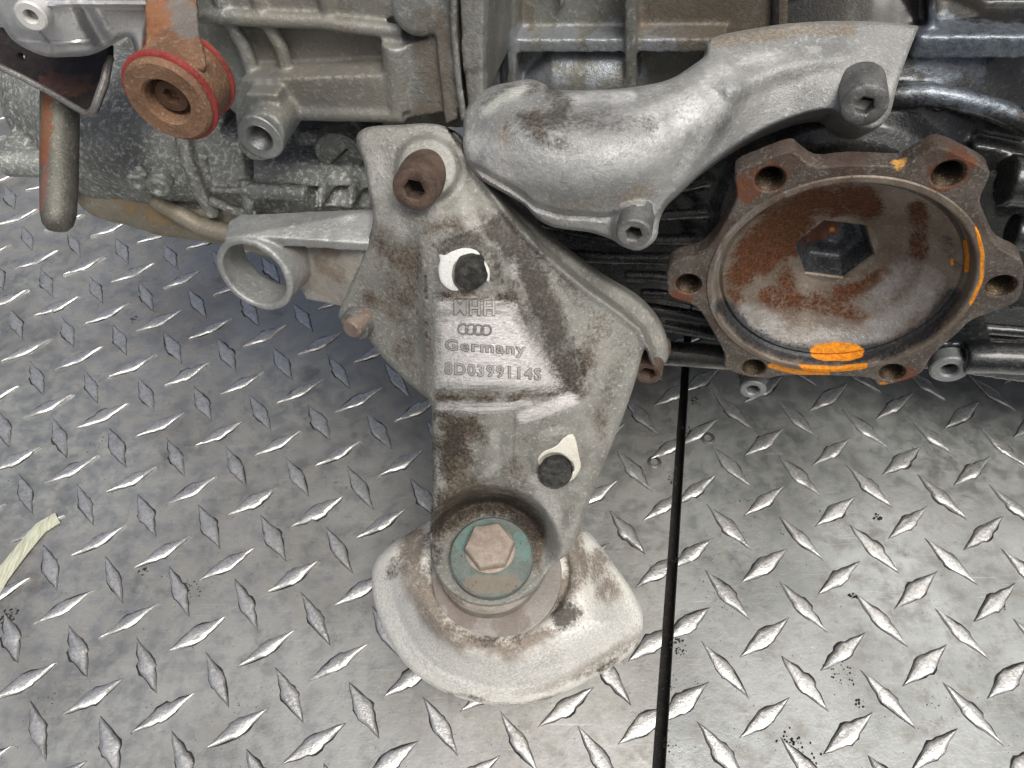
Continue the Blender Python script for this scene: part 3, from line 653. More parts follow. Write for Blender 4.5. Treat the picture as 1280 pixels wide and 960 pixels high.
for i in range(n - 1):
    a_ = 2 * i; fs += [(a_, a_ + 2, a_ + 3, a_ + 1), (a_ + 2 * n, a_ + 1 + 2 * n, a_ + 3 + 2 * n, a_ + 2 + 2 * n), (a_, a_ + 2 * n, a_ + 2 + 2 * n, a_ + 2), (a_ + 1, a_ + 3, a_ + 3 + 2 * n, a_ + 1 + 2 * n)]
fs += [(0, 1, 1 + 2 * n, 2 * n), (2 * n - 2, 4 * n - 2, 4 * n - 1, 2 * n - 1)]
ge.add(vs, fs); ge.lathe(jc, ax, [(13.3, -17), (13.3, -6), (.1, -6)], 40)
cast('lever_arm', ge, m_rust, lev, None, voxel=.6, it=5, rough=.25, rscale=.4)

# ================================================================== SIDE COVER
def ZCOV(q):
    z = TPS([(585, 150, 250), (600, 120, 248), (665, 100, 249), (740, 112, 248), (840, 98, 247), (885, 62, 250), (583, 185, 244),
             (625, 160, 229), (625, 200, 234), (700, 165, 224), (700, 205, 226), (780, 165, 223), (790, 205, 227), (850, 150, 226), (860, 120, 231),
             (640, 135, 236), (740, 135, 231.5), (840, 122, 234), (690, 122, 240), (740, 121, 238), (790, 119, 237.5), (650, 114, 243), (690, 150, 226.5), (780, 140, 227.5), (910, 105, 231), (930, 80, 236), (890, 150, 233), (870, 190, 240), (830, 240, 244),
             (640, 240, 246), (700, 255, 242), (770, 250, 240), (690, 280, 252), (760, 290, 250), (815, 275, 248), (820, 300, 250), (660, 230, 238), (760, 230, 233),
             (980, 70, 240), (1000, 35, 248), (1060, 60, 243), (1060, 30, 250), (1140, 38, 252), (1115, 95, 240), (1080, 92, 239), (1050, 105, 241), (1090, 120, 240), (1000, 110, 245), (1000, 140, 248), (950, 160, 248), (920, 180, 247)])(q)
    # crease running down from the neck, ridge along the right wing, lower flange step
    d, _, s_ = segdist(q, np.array([[885, 95.], [915, 115.], [905, 140.], [880, 180.], [850, 225.]]), False); z = z - 1.2 * (1 - ss(d, 0, 16))
    d, _, s_ = segdist(q, np.array([[915, 112.], [960, 92.], [1010, 75.], [1050, 70.]]), False); z = z - 2.2 * (1 - ss(d, 0, 22))
    d, _, s_ = segdist(q, np.array([[590, 208.], [640, 236.], [668, 258.], [700, 268.], [760, 272.], [790, 262.]]), False); z = z + 2.2 * (1 - ss(d, 0, 7))
    d, _, s_ = segdist(q, np.array([[885., 48.], [925, 112.], [903, 152.], [872, 195.], [842, 238.]]), False)
    z = z + np.where(s_ < 0, 3.2 * ss(d, 0, 15) * (1 - ss(d, 24, 95)), 0)
    d = np.hypot(q[:, 0] - 1080, q[:, 1] - 122); z = z - 2.5 * (1 - ss(d, 24, 34))
    d = np.hypot(q[:, 0] - 797, q[:, 1] - 284); z = z - 3.5 * (1 - ss(d, 26, 36))
    d, _, _ = segdist(q, np.array([[640, 112.], [668, 103.], [684, 112.]]), False); z = z - 1.2 * (1 - ss(d, 2, 14))
    return z
m_cover = metal('pale_cast_aluminium', (0.29, 0.295, 0.292), (0.41, 0.415, 0.41), (0.64, 0.65, 0.65), met=.42, rough=(.46, .64), big=16, fine=1.5, speck=.4, bump=.24, pits=.35,
    painted={'w': ((0.76, 0.77, 0.77), .95, .3, .48), 'd': ((0.34, 0.265, 0.17), .6, .15, .65), 'g': ((0.105, 0.095, 0.085), .85, .3, .55), 'b': ((0.60, 0.62, 0.59), .9, .1, .5)})
PC = [('w', 'line', [(605, 185), (640, 205), (700, 212), (780, 205), (830, 175), (880, 120), (905, 95)], 30, .68), ('w', 'line', [(690, 128), (745, 122), (790, 120)], 12, .62), ('w', 'line', [(900, 80), (960, 72), (1020, 62)], 12, .5), ('w', 'line', [(800, 150), (860, 120)], 20, .6),
    ('g', 'line', [(655, 152), (690, 150), (705, 132), (690, 118)], 18, .75), ('g', 'line', [(610, 125), (640, 112), (668, 108)], 12, .6), ('g', 'line', [(705, 155), (760, 150), (810, 160)], 20, .5), ('g', 'line', [(720, 185), (640, 160)], 16, .45), ('g', 'line', [(850, 205), (905, 150)], 12, .42), ('g', 'line', [(1045, 140), (1075, 90), (1110, 95)], 12, .35),
    ('d', 'line', [(632, 168), (625, 195), (645, 215)], 17, .7), ('d', 'line', [(665, 140), (675, 165)], 12, .7), ('d', 'line', [(895, 52), (940, 45), (1000, 38), (1060, 36)], 13, .75), ('d', 'line', [(690, 262), (760, 250), (810, 235)], 17, .5), ('d', 'line', [(820, 130), (850, 120)], 9, .6), ('d', 'line', [(610, 225), (660, 245)], 12, .45),
    ('b', 'poly', [(601, 148), (600, 137), (615, 124), (632, 112), (655, 104), (662, 110), (650, 122), (630, 130), (616, 142)], 5, .95)]
cov = relief('side_cover', [(579, 160), (582, 138), (595, 120), (615, 108), (640, 102), (664, 99), (682, 106), (690, 112), (740, 113), (790, 109), (835, 100), (868, 80), (882, 68), (888, 48), (940, 36), (1000, 28), (1060, 26), (1110, 28), (1138, 31), (1148, 33), (1146, 39), (1140, 55), (1131, 78), (1120, 112),
    (1113, 140), (1098, 160), (1076, 162), (1056, 152), (1042, 139), (1015, 141), (985, 150), (950, 165), (915, 186), (880, 211), (850, 238), (832, 256), (824, 276), (820, 298), (800, 313), (778, 308), (764, 299), (735, 290), (692, 284), (670, 272), (655, 256), (630, 241), (604, 226), (586, 206), (579, 184)],
    ZCOV, unit(ray(850, 150)) * 24 + np.array([0, 0, -5.0]), m_cover, gearbox, 'pale curved cast cover with whitish blotches', edge=(5, 3.2), smooth_out=3, paint=PC)
m_gbolt = metal('grey_bolt', (0.17, 0.175, 0.175), (0.28, 0.28, 0.275), (0.50, 0.50, 0.48), met=.6, rough=(.35, .55), big=5, fine=1.1, speck=.4, bump=.15)
m_sock = metal('socket_shadow_steel', (0.05, 0.05, 0.05), (0.1, 0.1, 0.1), met=.5)
def bolt(c, axis, r, ln, rs, mat, parent, depth=5, name='bolt', label=None, washer=None, fl_=1.0):
    c = np.array(c); a_ = unit(axis)
    o = finish(name, Geo().lathe(c, a_, [(r * fl_, -ln), (r * (1 + fl_) / 2, -ln * .5), (r, -1.0), (r * .97, -.4), (r * .88, 0), (rs + .5, 0), (rs, -.5), (rs * .98, -depth), (.05, -depth)], 48, hexes=(6, 7)), mat, parent, label)
    finish('socket_floor', Geo().lathe(c - a_ * (depth - .15), a_, [(rs + .6, -.5), (rs + .6, .1), (.05, .1)], 24), m_hole, o)  # dark disc added so the socket looks shaded inside
    if washer: finish('washer', Geo().lathe(c - a_ * (ln - 1), a_, [(washer, -3), (washer, -.3), (washer - .4, 0), (r * .9, 0)], 40, close=False), mat, o)
    return o
bolt(PG(1081, 133, 12), -GY, 7.0, 14, 3.1, m_gbolt, cov, fl_=1.06)
bolt(PG(792, 293, -29), -GY, 5.7, 14, 2.8, m_gbolt, cov, washer=6.8)

# ================================================================== MOUNTING BRACKET
RIDGE = np.array([[575, 185.], [600, 222.], [640, 275.], [680, 318.], [730, 360.], [775, 392.], [800, 412.], [812, 440.]])
ZBT = TPS([(460, 168, 252), (520, 160, 250), (560, 175, 250), (470, 230, 253), (500, 190, 246), (560, 240, 250), (480, 280, 257), (530, 300, 254), (585, 330, 252), (620, 300, 254), (650, 330, 257),
           (535, 380, 260), (545, 420, 263), (600, 400, 260), (600, 450, 265), (660, 460, 268), (560, 490, 270), (640, 500, 272), (690, 420, 268), (730, 420, 274), (780, 430, 281), (790, 470, 284), (760, 540, 290), (700, 500, 277), (720, 600, 296),
           (600, 550, 284), (560, 560, 289), (545, 600, 299), (640, 560, 284), (695, 580, 288), (640, 620, 298), (690, 640, 304), (700, 700, 316), (545, 650, 310), (670, 370, 262), (700, 345, 265),
           (480, 350, 268), (440, 330, 276), (430, 390, 286), (480, 440, 290), (500, 400, 277), (525, 470, 284), (520, 430, 275), (515, 360, 262)])
def ZBR(q, features=True):
    z = ZBT(q)
    if not features: return z
    d, _, s_ = segdist(q, RIDGE, False)
    right = (s_ < 0)
    z = z + np.where(right, 9 * ss(d, 0, 9) + d * .12, 0) - 1.6 * (1 - ss(d, 0, 10))
    # crease between left wing and the lettered face
    d, _, s_ = segdist(q, np.array([[528, 290.], [532, 380.], [534, 440.], [538, 520.]]), False); z = z + np.where(s_ > 0, 2.6 * ss(d, 0, 12), 0) * (1 - ss(q[:, 1], 490, 530)) * ss(q[:, 1], 270, 340) * (1 - ss(d, 10, 120) * .6)
    # lettered pad: flat and slightly proud, valley to its right
    d, _, s_ = segdist(q, np.array([[640, 330.], [662, 390.], [690, 450.], [705, 485.]]), False); z = z + 2.0 * (1 - ss(d, 0, 26)) * 1
    pad = np.array([[545, 375.], [640, 372.], [700, 482.], [698, 484.], [545, 484.]]); d, _, _ = segdist(q, pad); ins = inside(q, pad)
    z = z - 0.6 * np.where(ins, 1, 1 - ss(d, 0, 7))
    # top pad boss for the rusty bolt
    d = np.hypot(q[:, 0] - 534, q[:, 1] - 210); z = z - 3.0 * (1 - ss(d, 34, 44)); z = z + 1.3 * (1 - ss(abs(d - 48), 0, 12)) * ss(q[:, 0] - q[:, 1] * .3, 430, 480)
    # boss at the lower snapped stud
    d = np.hypot(q[:, 0] - 698, q[:, 1] - 572); z = z - 2.2 * (1 - ss(d, 28, 40)); z = z + 5 * (1 - ss(np.hypot(q[:, 0] - 693, q[:, 1] - 588), 20, 23))
    d = np.hypot(q[:, 0] - 585, q[:, 1] - 338); z = z - 1.0 * (1 - ss(d, 34, 46))
    # small raised rib and scratch
    d, _, _ = segdist(q, np.array([[642, 520.], [641, 585.]]), False); z = z + .9 * (1 - ss(d, 0, 3))
    d, _, _ = segdist(q, np.array([[612, 548.], [606, 572.], [596, 600.]]), False); z = z - .8 * (1 - ss(d, 0, 8))
    # round eye that carries the mount bolt: level seat at the bottom, curved wall above it
    d = np.hypot((q[:, 0] - 612), (q[:, 1] - 692) * 1.06); w = 1 - ss(d, 66, 92)
    seat = (98 - CAM_H) / (np.c_[(q[:, 0] - 640) / FPX, (q[:, 1] - 480) / FPX, np.ones(len(q))] @ E_[2])
    z = z * (1 - w) + seat * w
    return z
m_brk = metal('dirty_cast_bracket', (0.225, 0.225, 0.205), (0.33, 0.328, 0.30), (0.56, 0.555, 0.52), met=.38, rough=(.46, .64), big=15, fine=1.4, speck=.45, bump=.28, pits=.5,
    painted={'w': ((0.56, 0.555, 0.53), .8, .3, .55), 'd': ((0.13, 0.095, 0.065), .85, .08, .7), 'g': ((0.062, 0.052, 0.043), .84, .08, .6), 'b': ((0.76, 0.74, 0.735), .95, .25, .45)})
PB = [('b', 'poly', [(549, 400), (575, 394), (640, 390), (664, 425), (702, 482), (690, 486), (546, 482)], 12, 1.0), ('b', 'line', [(555, 382), (600, 380), (640, 385)], 12, .62), ('b', 'line', [(552, 508), (610, 510), (660, 505)], 9, .62), ('b', 'line', [(655, 520), (690, 508), (712, 500)], 13, .8),
    ('w', 'line', [(628, 282), (640, 318), (646, 345)], 10, .85), ('w', 'line', [(548, 575), (552, 605)], 8, .85), ('w', 'line', [(672, 600), (692, 632), (692, 670), (686, 705)], 14, .78), ('w', 'line', [(462, 180), (478, 262), (500, 290)], 22, .6), ('w', 'line', [(548, 178), (575, 240), (592, 282)], 16, .62),
    ('w', 'line', [(618, 540), (622, 575), (610, 592)], 10, .6), ('w', 'line', [(500, 255), (545, 258)], 16, .55), ('w', 'line', [(600, 212), (640, 262), (690, 318)], 7, .5), ('w', 'line', [(730, 620), (700, 695)], 9, .55), ('w', 'line', [(720, 500), (745, 560), (722, 610)], 13, .45),
    ('d', 'line', [(480, 300), (510, 330), (500, 372)], 34, .62), ('d', 'line', [(500, 440), (522, 400)], 18, .5), ('d', 'line', [(750, 400), (775, 440), (765, 490)], 20, .42), ('d', 'line', [(531, 320), (533, 380), (535, 470)], 9, .5), ('g', 'line', [(532, 345), (533, 372)], 4, .8), ('g', 'line', [(532, 400), (534, 420)], 4, .6), ('d', 'line', [(462, 372), (482, 384), (500, 398)], 14, .72), ('d', 'line', [(540, 290), (600, 272)], 20, .5), ('d', 'line', [(735, 430), (728, 480), (700, 470)], 26, .5), ('d', 'line', [(760, 500), (735, 580)], 18, .42),
    ('d', 'poly', [(541, 516), (602, 514), (612, 535), (598, 560), (596, 590), (620, 610), (600, 640), (556, 672), (541, 690)], 26, .95), ('d', 'line', [(566, 650), (598, 628), (640, 628), (668, 655), (676, 695)], 22, .85), ('d', 'line', [(640, 600), (655, 560)], 24, .5), ('d', 'line', [(546, 494), (700, 494)], 10, .6), ('d', 'line', [(520, 470), (500, 430)], 16, .45),  # stroke round the eye bowl: dirt plus painted shade of its curved wall
    ('g', 'line', [(556, 306), (588, 300), (612, 318), (620, 345)], 19, .68), ('g', 'line', [(545, 368), (560, 372)], 10, .6), ('g', 'line', [(625, 372), (650, 380)], 14, .6), ('d', 'line', [(560, 372), (640, 376)], 15, .7), ('g', 'line', [(625, 285), (650, 315), (670, 355), (688, 402), (706, 450), (712, 480)], 28, .82), ('g', 'line', [(652, 330), (668, 370)], 14, .9), ('g', 'line', [(640, 350), (660, 395)], 20, .6), ('g', 'line', [(662, 300), (690, 340), (735, 385)], 14, .5),
    ('g', 'poly', [(541, 524), (585, 522), (592, 545), (580, 575), (560, 600), (556, 640), (541, 665)], 24, .98), ('g', 'line', [(552, 655), (590, 632), (640, 632), (668, 668)], 18, .78), ('g', 'line', [(546, 497), (640, 499), (700, 492)], 5, .55), ('g', 'line', [(543, 640), (545, 700)], 12, .7), ('g', 'line', [(690, 578), (720, 600)], 8, .4), ('g', 'line', [(440, 395), (460, 420)], 12, .5)]  # bowl stroke here also deepens the painted shade above the eye
BOUT = [(446, 180), (448, 166), (464, 158), (500, 156), (530, 154), (556, 158), (570, 172), (580, 188), (604, 222), (650, 265), (700, 308), (750, 345), (795, 372), (822, 400), (835, 430), (833, 452), (815, 456), (803, 430), (806, 436), (796, 470), (780, 518), (752, 588), (732, 640), (722, 668), (712, 690), (692, 706),
        (680, 724), (668, 742), (640, 756), (612, 760), (584, 755), (558, 738), (544, 716), (538, 688), (538, 655), (541, 600), (540, 545), (539, 505), (524, 490), (505, 474), (478, 446), (462, 426), (446, 415), (424, 398), (428, 378), (441, 350), (452, 322), (460, 300), (467, 270), (461, 240), (455, 205)]
BOUT = [(x, y) for x, y in BOUT if (x, y) != (803, 430)]
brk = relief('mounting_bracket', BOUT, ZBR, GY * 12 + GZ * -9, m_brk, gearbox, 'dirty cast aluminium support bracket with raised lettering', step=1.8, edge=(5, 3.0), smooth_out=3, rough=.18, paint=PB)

# ring arm on the left
ge = Geo(); m_arm = metal('arm_aluminium', (0.30, 0.31, 0.31), (0.40, 0.41, 0.40), (0.6, 0.6, 0.58), met=.5, rough=(.38, .55), big=14, fine=1.4, speck=.4, bump=.15, stains=[((0.11, 0.075, 0.05), [P(410, 312, 276), P(418, 345, 280), P(400, 335, 280)], 4.5, .8, .1, .7), ((0.24, 0.20, 0.15), [P(400, 310, 276), P(430, 330, 278), P(400, 360, 285), P(430, 380, 284)], 9, .6, .2, .7)])
rc = P(317, 345, 275); rax = lean(317, 345, -.55, .55, .68)
cuta, cutb = unit(np.cross(rax, GZ)), None
ringp = [(15.2, -15), (15.2, -.8), (14.4, 0), (13.0, 0), (12.4, -.6), (12.4, -15)]
ge2 = Geo(); seg = 72; a_ = rax; xd = unit(np.cross(a_, [0.2, .33, .92])); yd = np.cross(a_, xd)
vs = [rc + a_ * h + (xd * math.cos(2 * math.pi * k / seg) + yd * math.sin(2 * math.pi * k / seg)) * r_ for r_, h in ringp for k in range(seg)]
m_ = len(ringp); fs = [(j * seg + k, j * seg + (k + 1) % seg, ((j + 1) % m_) * seg + (k + 1) % seg, ((j + 1) % m_) * seg + k) for j in range(m_) for k in range(seg)]
ge.add(vs, fs)
# top web (the flat bar) from the bracket to the ring
t0, t1, t2, t3 = P(470, 262, 262), P(470, 308, 258), P(292, 296, 262), P(302, 268, 279)
ge.prism([P(300, 268, 277), P(478, 260, 272), P(478, 306, 266), P(300, 294, 266), P(280, 298, 268), P(286, 276, 276)], np.array([0, 0, -4.2]) )
# rear web
ge.prism([P(345, 300, 284), P(466, 300, 268), P(440, 352, 280), P(428, 384, 290), P(382, 374, 294), P(368, 350, 292)], GY * 6 + GZ * -3)
arm = cast('ring_arm', ge, m_arm, brk, None, voxel=.55, it=4, rough=.2, rscale=.3)

# bolts of the bracket
m_bbolt = metal('brown_bolt', (0.085, 0.062, 0.05), (0.15, 0.105, 0.082), (0.26, 0.20, 0.16), met=.25, rough=(.45, .65), big=5, fine=1.1, speck=.3, bump=.2)
bolt(PG(517, 238, -31.5), unit(-GY + np.array([0, 0, .18])), 7.3, 16, 3.6, m_bbolt, brk, depth=6.0, fl_=1.16, label='brown rusty socket bolt')
bolt(PG(809, 468, -22), -GY, 5.8, 14, 3.3, m_bbolt, brk, depth=8, washer=8.0, label='tubular rusty bolt under the right end')
lb = finish('bolt', Geo().lathe(P(438, 413, 279), lean(438, 413, -.6, .6, .6), [(4.0, -12), (4.0, -1.2), (3.2, -.2), (.05, 0)], 30), metal('rusted_bolt_end', (0.17, 0.13, 0.105), (0.30, 0.25, 0.215), (.5, .45, .4), met=.2, fine=1.2), brk, 'small rusted bolt end')
finish('washer', Geo().lathe(P(444, 406, 284), lean(438, 413, -.6, .6, .6), [(6.0, -3), (6.0, .4), (5.4, .9), (3.9, .9)], 30, close=False), m_gbolt, lb)
m_stud = metal('black_stud', (0.035, 0.035, 0.033), (0.08, 0.078, 0.072), (0.16, 0.15, 0.14), met=.3, rough=(.35, .6), big=4, fine=1.4, speck=.35, bump=.35)
s1 = lean(588, 342, -.05, .9, .86)
cast('stud', Geo().lathe(P(588, 347, 248.5), s1, [(5.3, -13), (5.3, -1.4), (4.8, .4), (2.2, 1.2), (.1, .8)], 30), m_stud, brk, 'snapped black stud by the white crescent', voxel=.4, it=2, rough=.5, rscale=.5)
cast('stud', Geo().lathe(P(694, 592, 288), lean(694, 592, 0, .7, .85), [(6.0, -9), (6.0, -.6), (5.2, .3), (.1, .9)], 30), m_stud, brk, 'snapped black stud below the ragged paint', voxel=.4, it=2, rough=.45, rscale=.5)
# paint marks
m_wpaint = metal('white_paint', (0.62, 0.64, 0.62), (0.70, 0.71, 0.69), (0.45, 0.44, 0.40), speck=.12, pits=.4, met=0, rough=(.35, .5), fine=1.6, bump=.05)
m_cpaint = metal('cream_paint', (0.60, 0.58, 0.50), (0.70, 0.68, 0.61), (.42, .38, .3), met=0, rough=(.4, .55), fine=1.5, speck=.2, bump=.1)
off = lambda h: (lambda q: ZBR(q) - h)
relief('paint_mark', [(549, 318), (556, 319), (566, 314), (580, 310), (595, 313), (605, 325), (612, 338), (611, 352), (606, 348), (602, 334), (592, 326), (578, 323), (568, 330), (565, 342), (567, 354), (573, 363), (562, 362), (551, 352), (548, 336), (550, 326)], off(1.0), ray(580, 340) * 1.2, m_wpaint, brk, 'bright white painted crescent', step=1.2, edge=(2, .3), rough=.04)
relief('paint_mark', [(674, 570), (680, 564), (690, 560), (697, 556), (704, 548), (716, 542), (721, 556), (724, 572), (726, 584), (718, 598), (708, 603), (713, 592), (718, 588), (716, 578), (706, 572), (694, 569), (682, 572), (675, 582), (672, 576)], off(1.1), ray(700, 570) * 1.2, m_cpaint, brk, 'ragged cream paint patch', step=1.1, edge=(2, .3), rough=.12, smooth_out=2)

# raised lettering, laid on the face of the bracket
m_letter = metal('cast_lettering', (0.36, 0.355, 0.34), (0.56, 0.555, 0.54), (0.24, .22, .20), met=.4, rough=(.4, .55), fine=1.0, speck=.3, bump=.08)
m_halo = metal('lettering_halo', (0.16, 0.155, 0.145), (0.26, 0.255, 0.24), (0.5, 0.5, 0.48), met=.2, rough=(.5, .7), fine=.8, speck=.5)
def text_mesh(txt, off):
    cu = bpy.data.curves.new('t', 'FONT'); cu.body = txt; cu.size = 1; cu.extrude = .5; cu.space_character = 1.18; cu.resolution_u = 3; cu.offset = off
    o = bpy.data.objects.new('t', cu); COL.objects.link(o); dg = bpy.context.evaluated_depsgraph_get(); me = bpy.data.meshes.new_from_object(o.evaluated_get(dg)); bpy.data.objects.remove(o)
    bm = bmesh.new(); bm.from_mesh(me); bmesh.ops.triangulate(bm, faces=bm.faces); v = np.array([v_.co[:] for v_ in bm.verts]); f = [tuple(q_.index for q_ in fc.verts) for fc in bm.faces]; bm.free()
    return v, f
def lettering(txt, x0, x1, ybase, hgt, slope, parent):
    v0, _ = text_mesh(txt, 0); lo, wd_ = v0[:, 0].min(), np.ptp(v0[:, 0])
    for off, top, mt in ((.006, .85, m_letter), (.05, .16, m_halo)):  # darker outline under the letters, wider than their raised tops
        v, f = text_mesh(txt, off)
        px = x0 + (v[:, 0] - lo) / wd_ * (x1 - x0); py = ybase - v[:, 1] / .70 * hgt + (px - x0) * slope
        q = np.c_[px, py]; Z = ZBR(q); Z = np.where(v[:, 2] > 0, Z - top, Z + .5)
        ge_ = Geo(); ge_.v = project(q, Z).tolist(); ge_.f = f
        if mt is m_letter: base = finish('lettering', ge_, mt, parent, smooth=30)
        else: finish('lettering_halo', ge_, mt, parent, smooth=30)
lettering('MHH', 568, 618, 393, 18, .02, brk)
lettering('Germany', 557, 656, 437, 13, .06, brk)
lettering('8D0399114S', 556, 676, 467, 14, .065, brk)
for k in range(4):
    cx = 579 + k * 9.6; rr = 6.2; t_ = np.linspace(0, 2 * math.pi, 25)[:-1]
    q = np.c_[cx + np.cos(t_) * rr, 411 + k * .5 + np.sin(t_) * rr]; pts = list(project(q, ZBR(q) - .35)); 
    finish('emblem_ring', Geo().tube(pts + pts[:1], .36, 8, False), m_halo, brk)

# ================================================================== RUBBER MOUNT
mount = empty('rubber_mount', P(630, 780, 335), 'x', 'x'); del mount['category']; mount['label'] = 'round mount with chalky white plate under the bracket eye'
mount.parent = gearbox; mount.matrix_parent_inverse = Matrix.Translation(PLOC[gearbox.name]).inverted()
def Zlevel(q, h): return (h - CAM_H) / (np.c_[(q[:, 0] - 640) / FPX, (q[:, 1] - 480) / FPX, np.ones(len(q))] @ E_[2])
MOUT = [(560, 640), (536, 652), (508, 668), (482, 686), (467, 706), (465, 730), (470, 760), (484, 795), (508, 832), (545, 860), (590, 877), (640, 883), (690, 872), (740, 848), (785, 820), (801, 797), (803, 766), (788, 735), (765, 702), (742, 672), (722, 655), (690, 640), (620, 632)]
def ZMT(q):
    d, _, _ = segdist(q, cr(MOUT, 4)); h = np.full(len(q), 86.0); d = d + 2.5 * vnoise(np.c_[q * .02, q[:, :1] * 0])
    low = ss(q[:, 1], 660, 800)
    h = h - (1 - ss(d, 0, 34 + 34 * low)) * (8 + 34 * low) * 1.0
    h = h - 1.2 * (1 - ss(np.abs(d - 24), 0, 7)) * low * ss(760 - q[:, 0], 0, 140)
    r_ = np.hypot((q[:, 0] - 626), (q[:, 1] - 716) * 1.15); h = h - 3.0 * (1 - ss(r_, 84, 90)) + 1.6 * (1 - ss(np.abs(r_ - 98), 0, 14))
    return Zlevel(q, h)
m_mount = metal('chalky_white_plate', (0.67, 0.66, 0.61), (0.79, 0.78, 0.735), (0.50, 0.46, 0.39), met=.05, rough=(.5, .7), big=13, fine=1.8, speck=.3, bump=.2, pits=.6,
    painted={'w': ((0.82, 0.82, 0.79), .8, .05, .55), 'd': ((0.19, 0.14, 0.10), .8, .05, .75), 'g': ((0.06, 0.05, 0.042), .9, .0, .65)})
PM = [('w', 'line', [(480, 740), (510, 800), (560, 835), (640, 850), (700, 820), (760, 780), (790, 770)], 34, .9), ('d', 'line', [(520, 672), (512, 700), (520, 740)], 24, .85), ('d', 'line', [(548, 660), (530, 700)], 16, .6), ('d', 'line', [(530, 745), (548, 785), (590, 812), (640, 818), (680, 800)], 26, .95),
    ('d', 'line', [(716, 668), (722, 715), (700, 745)], 20, .85), ('d', 'line', [(745, 700), (762, 745)], 22, .7), ('d', 'line', [(800, 790), (760, 822), (715, 845), (650, 862)], 15, .68), ('d', 'line', [(610, 872), (560, 852), (520, 820)], 12, .42), ('d', 'line', [(640, 838), (690, 822)], 20, .7),
    ('g', 'poly', [(688, 762), (697, 750), (712, 748), (722, 754), (728, 764), (720, 776), (708, 787), (692, 786), (686, 774)], 7, .95), ('g', 'line', [(494, 700), (488, 720)], 9, .62), ('g', 'line', [(552, 780), (600, 803), (650, 803)], 9, .42), ('g', 'line', [(560, 866), (640, 882), (720, 864)], 4, .5), ('g', 'line', [(536, 660), (536, 720)], 9, .5), ('g', 'line', [(795, 806), (750, 838)], 6, .5)]
mp = relief('mount_plate', MOUT, ZMT, unit(ray(635, 790)) * 30, m_mount, mount, 'chalky white rounded plate with brown stains', step=2.0, edge=(12, 8), smooth_out=4, rough=.3, rscale=.12, paint=PM)
m_rub = metal('black_rubber', (0.03, 0.03, 0.03), (0.05, 0.05, 0.048), met=0, rough=(.5, .8), fine=2)
mc = PH(628, 730, 80)
finish('rubber_body', Geo().lathe(mc + np.array([0, 8, -60]), (0, 0, 1), [(30, -18), (36, -14), (38, 10), (34, 30), (30, 42), (.1, 42)], 48), m_rub, mount)
m_ring = metal('grey_bearing_ring', (0.27, 0.25, 0.235), (0.36, 0.34, 0.32), (.48, .47, .45), met=.3, rough=(.45, .65), big=12, fine=1.5, bump=.12, stains=[((0.13, 0.085, 0.06), [PH(560, 735, 87), PH(640, 780, 87), PH(580, 765, 87)], 8, .5, .1, .7)])
rc_ = PH(621, 716, 87)
finish('bearing_ring', Geo().lathe(rc_, (0, 0, 1), [(28.5, -6), (28.5, -.4), (28, 0), (.1, 0)], 64), m_ring, mount)
m_eye = metal('eye_collar', (0.25, 0.225, 0.19), (0.36, 0.33, 0.29), (.55, .53, .5), met=.3, rough=(.45, .65), big=9, fine=1.3, bump=.15, stains=[(BROWN, [PH(560, 690, 96), PH(575, 735, 96)], 7, .7, .1, .7)])
finish('eye_collar', Geo().lathe(PH(612, 702, 96), (0, 0, 1), [(21.5, -9), (22.3, -7), (22.3, -1), (21.3, 0), (.1, 0)], 64), m_eye, mount)
wc = PH(614, 694, 103)
m_teal = metal('verdigris_washer', (0.14, 0.17, 0.155), (0.20, 0.235, 0.22), (0.34, 0.30, 0.24), met=.25, rough=(.45, .65), big=6, fine=1.3, speck=.3, bump=.15, pits=.9,
    stains=[((0.15, 0.27, 0.25), [wc + np.array([math.cos(a0) * 13.5, math.sin(a0) * 13.5, 0]) for a0 in (2.3, 2.7, 1.9, .5, .1)], 3.6, .65, .1, .6, .9), ((0.26, 0.20, 0.15), [wc + np.array([0, -13, 0]), wc + np.array([7, -12, 0]), wc + np.array([-6, -13, 0])], 4.5, .7, .1, .7, .9)])
finish('washer', Geo().lathe(wc, (0, 0, 1), [(17.4, -6.5), (17.8, -5.8), (17.8, -1.0), (17.0, 0), (.1, .1)], 64), m_teal, mount, 'greenish washer under the bolt head')
m_hex = metal('pale_rusty_hex', (0.30, 0.25, 0.205), (0.42, 0.365, 0.315), (0.30, 0.16, 0.09), met=.2, rough=(.45, .65), big=5, fine=1.2, speck=.35, bump=.2)
hc = wc + np.array([-.5, 2.5, 0])
finish('hex_bolt', Geo().lathe(hc, (0, 0, 1), [(10.7, -.5), (10.7, .8), (10.7, 1.2), (10.6, 5.0), (10.0, 5.9), (8.2, 6.2), (.05, 6.1)], 48, hexes=(2, 3, 4), xdir=(math.cos(R(8)), math.sin(R(8)), 0)), m_hex, mount, 'pale rusty hexagon bolt head', smooth=28)

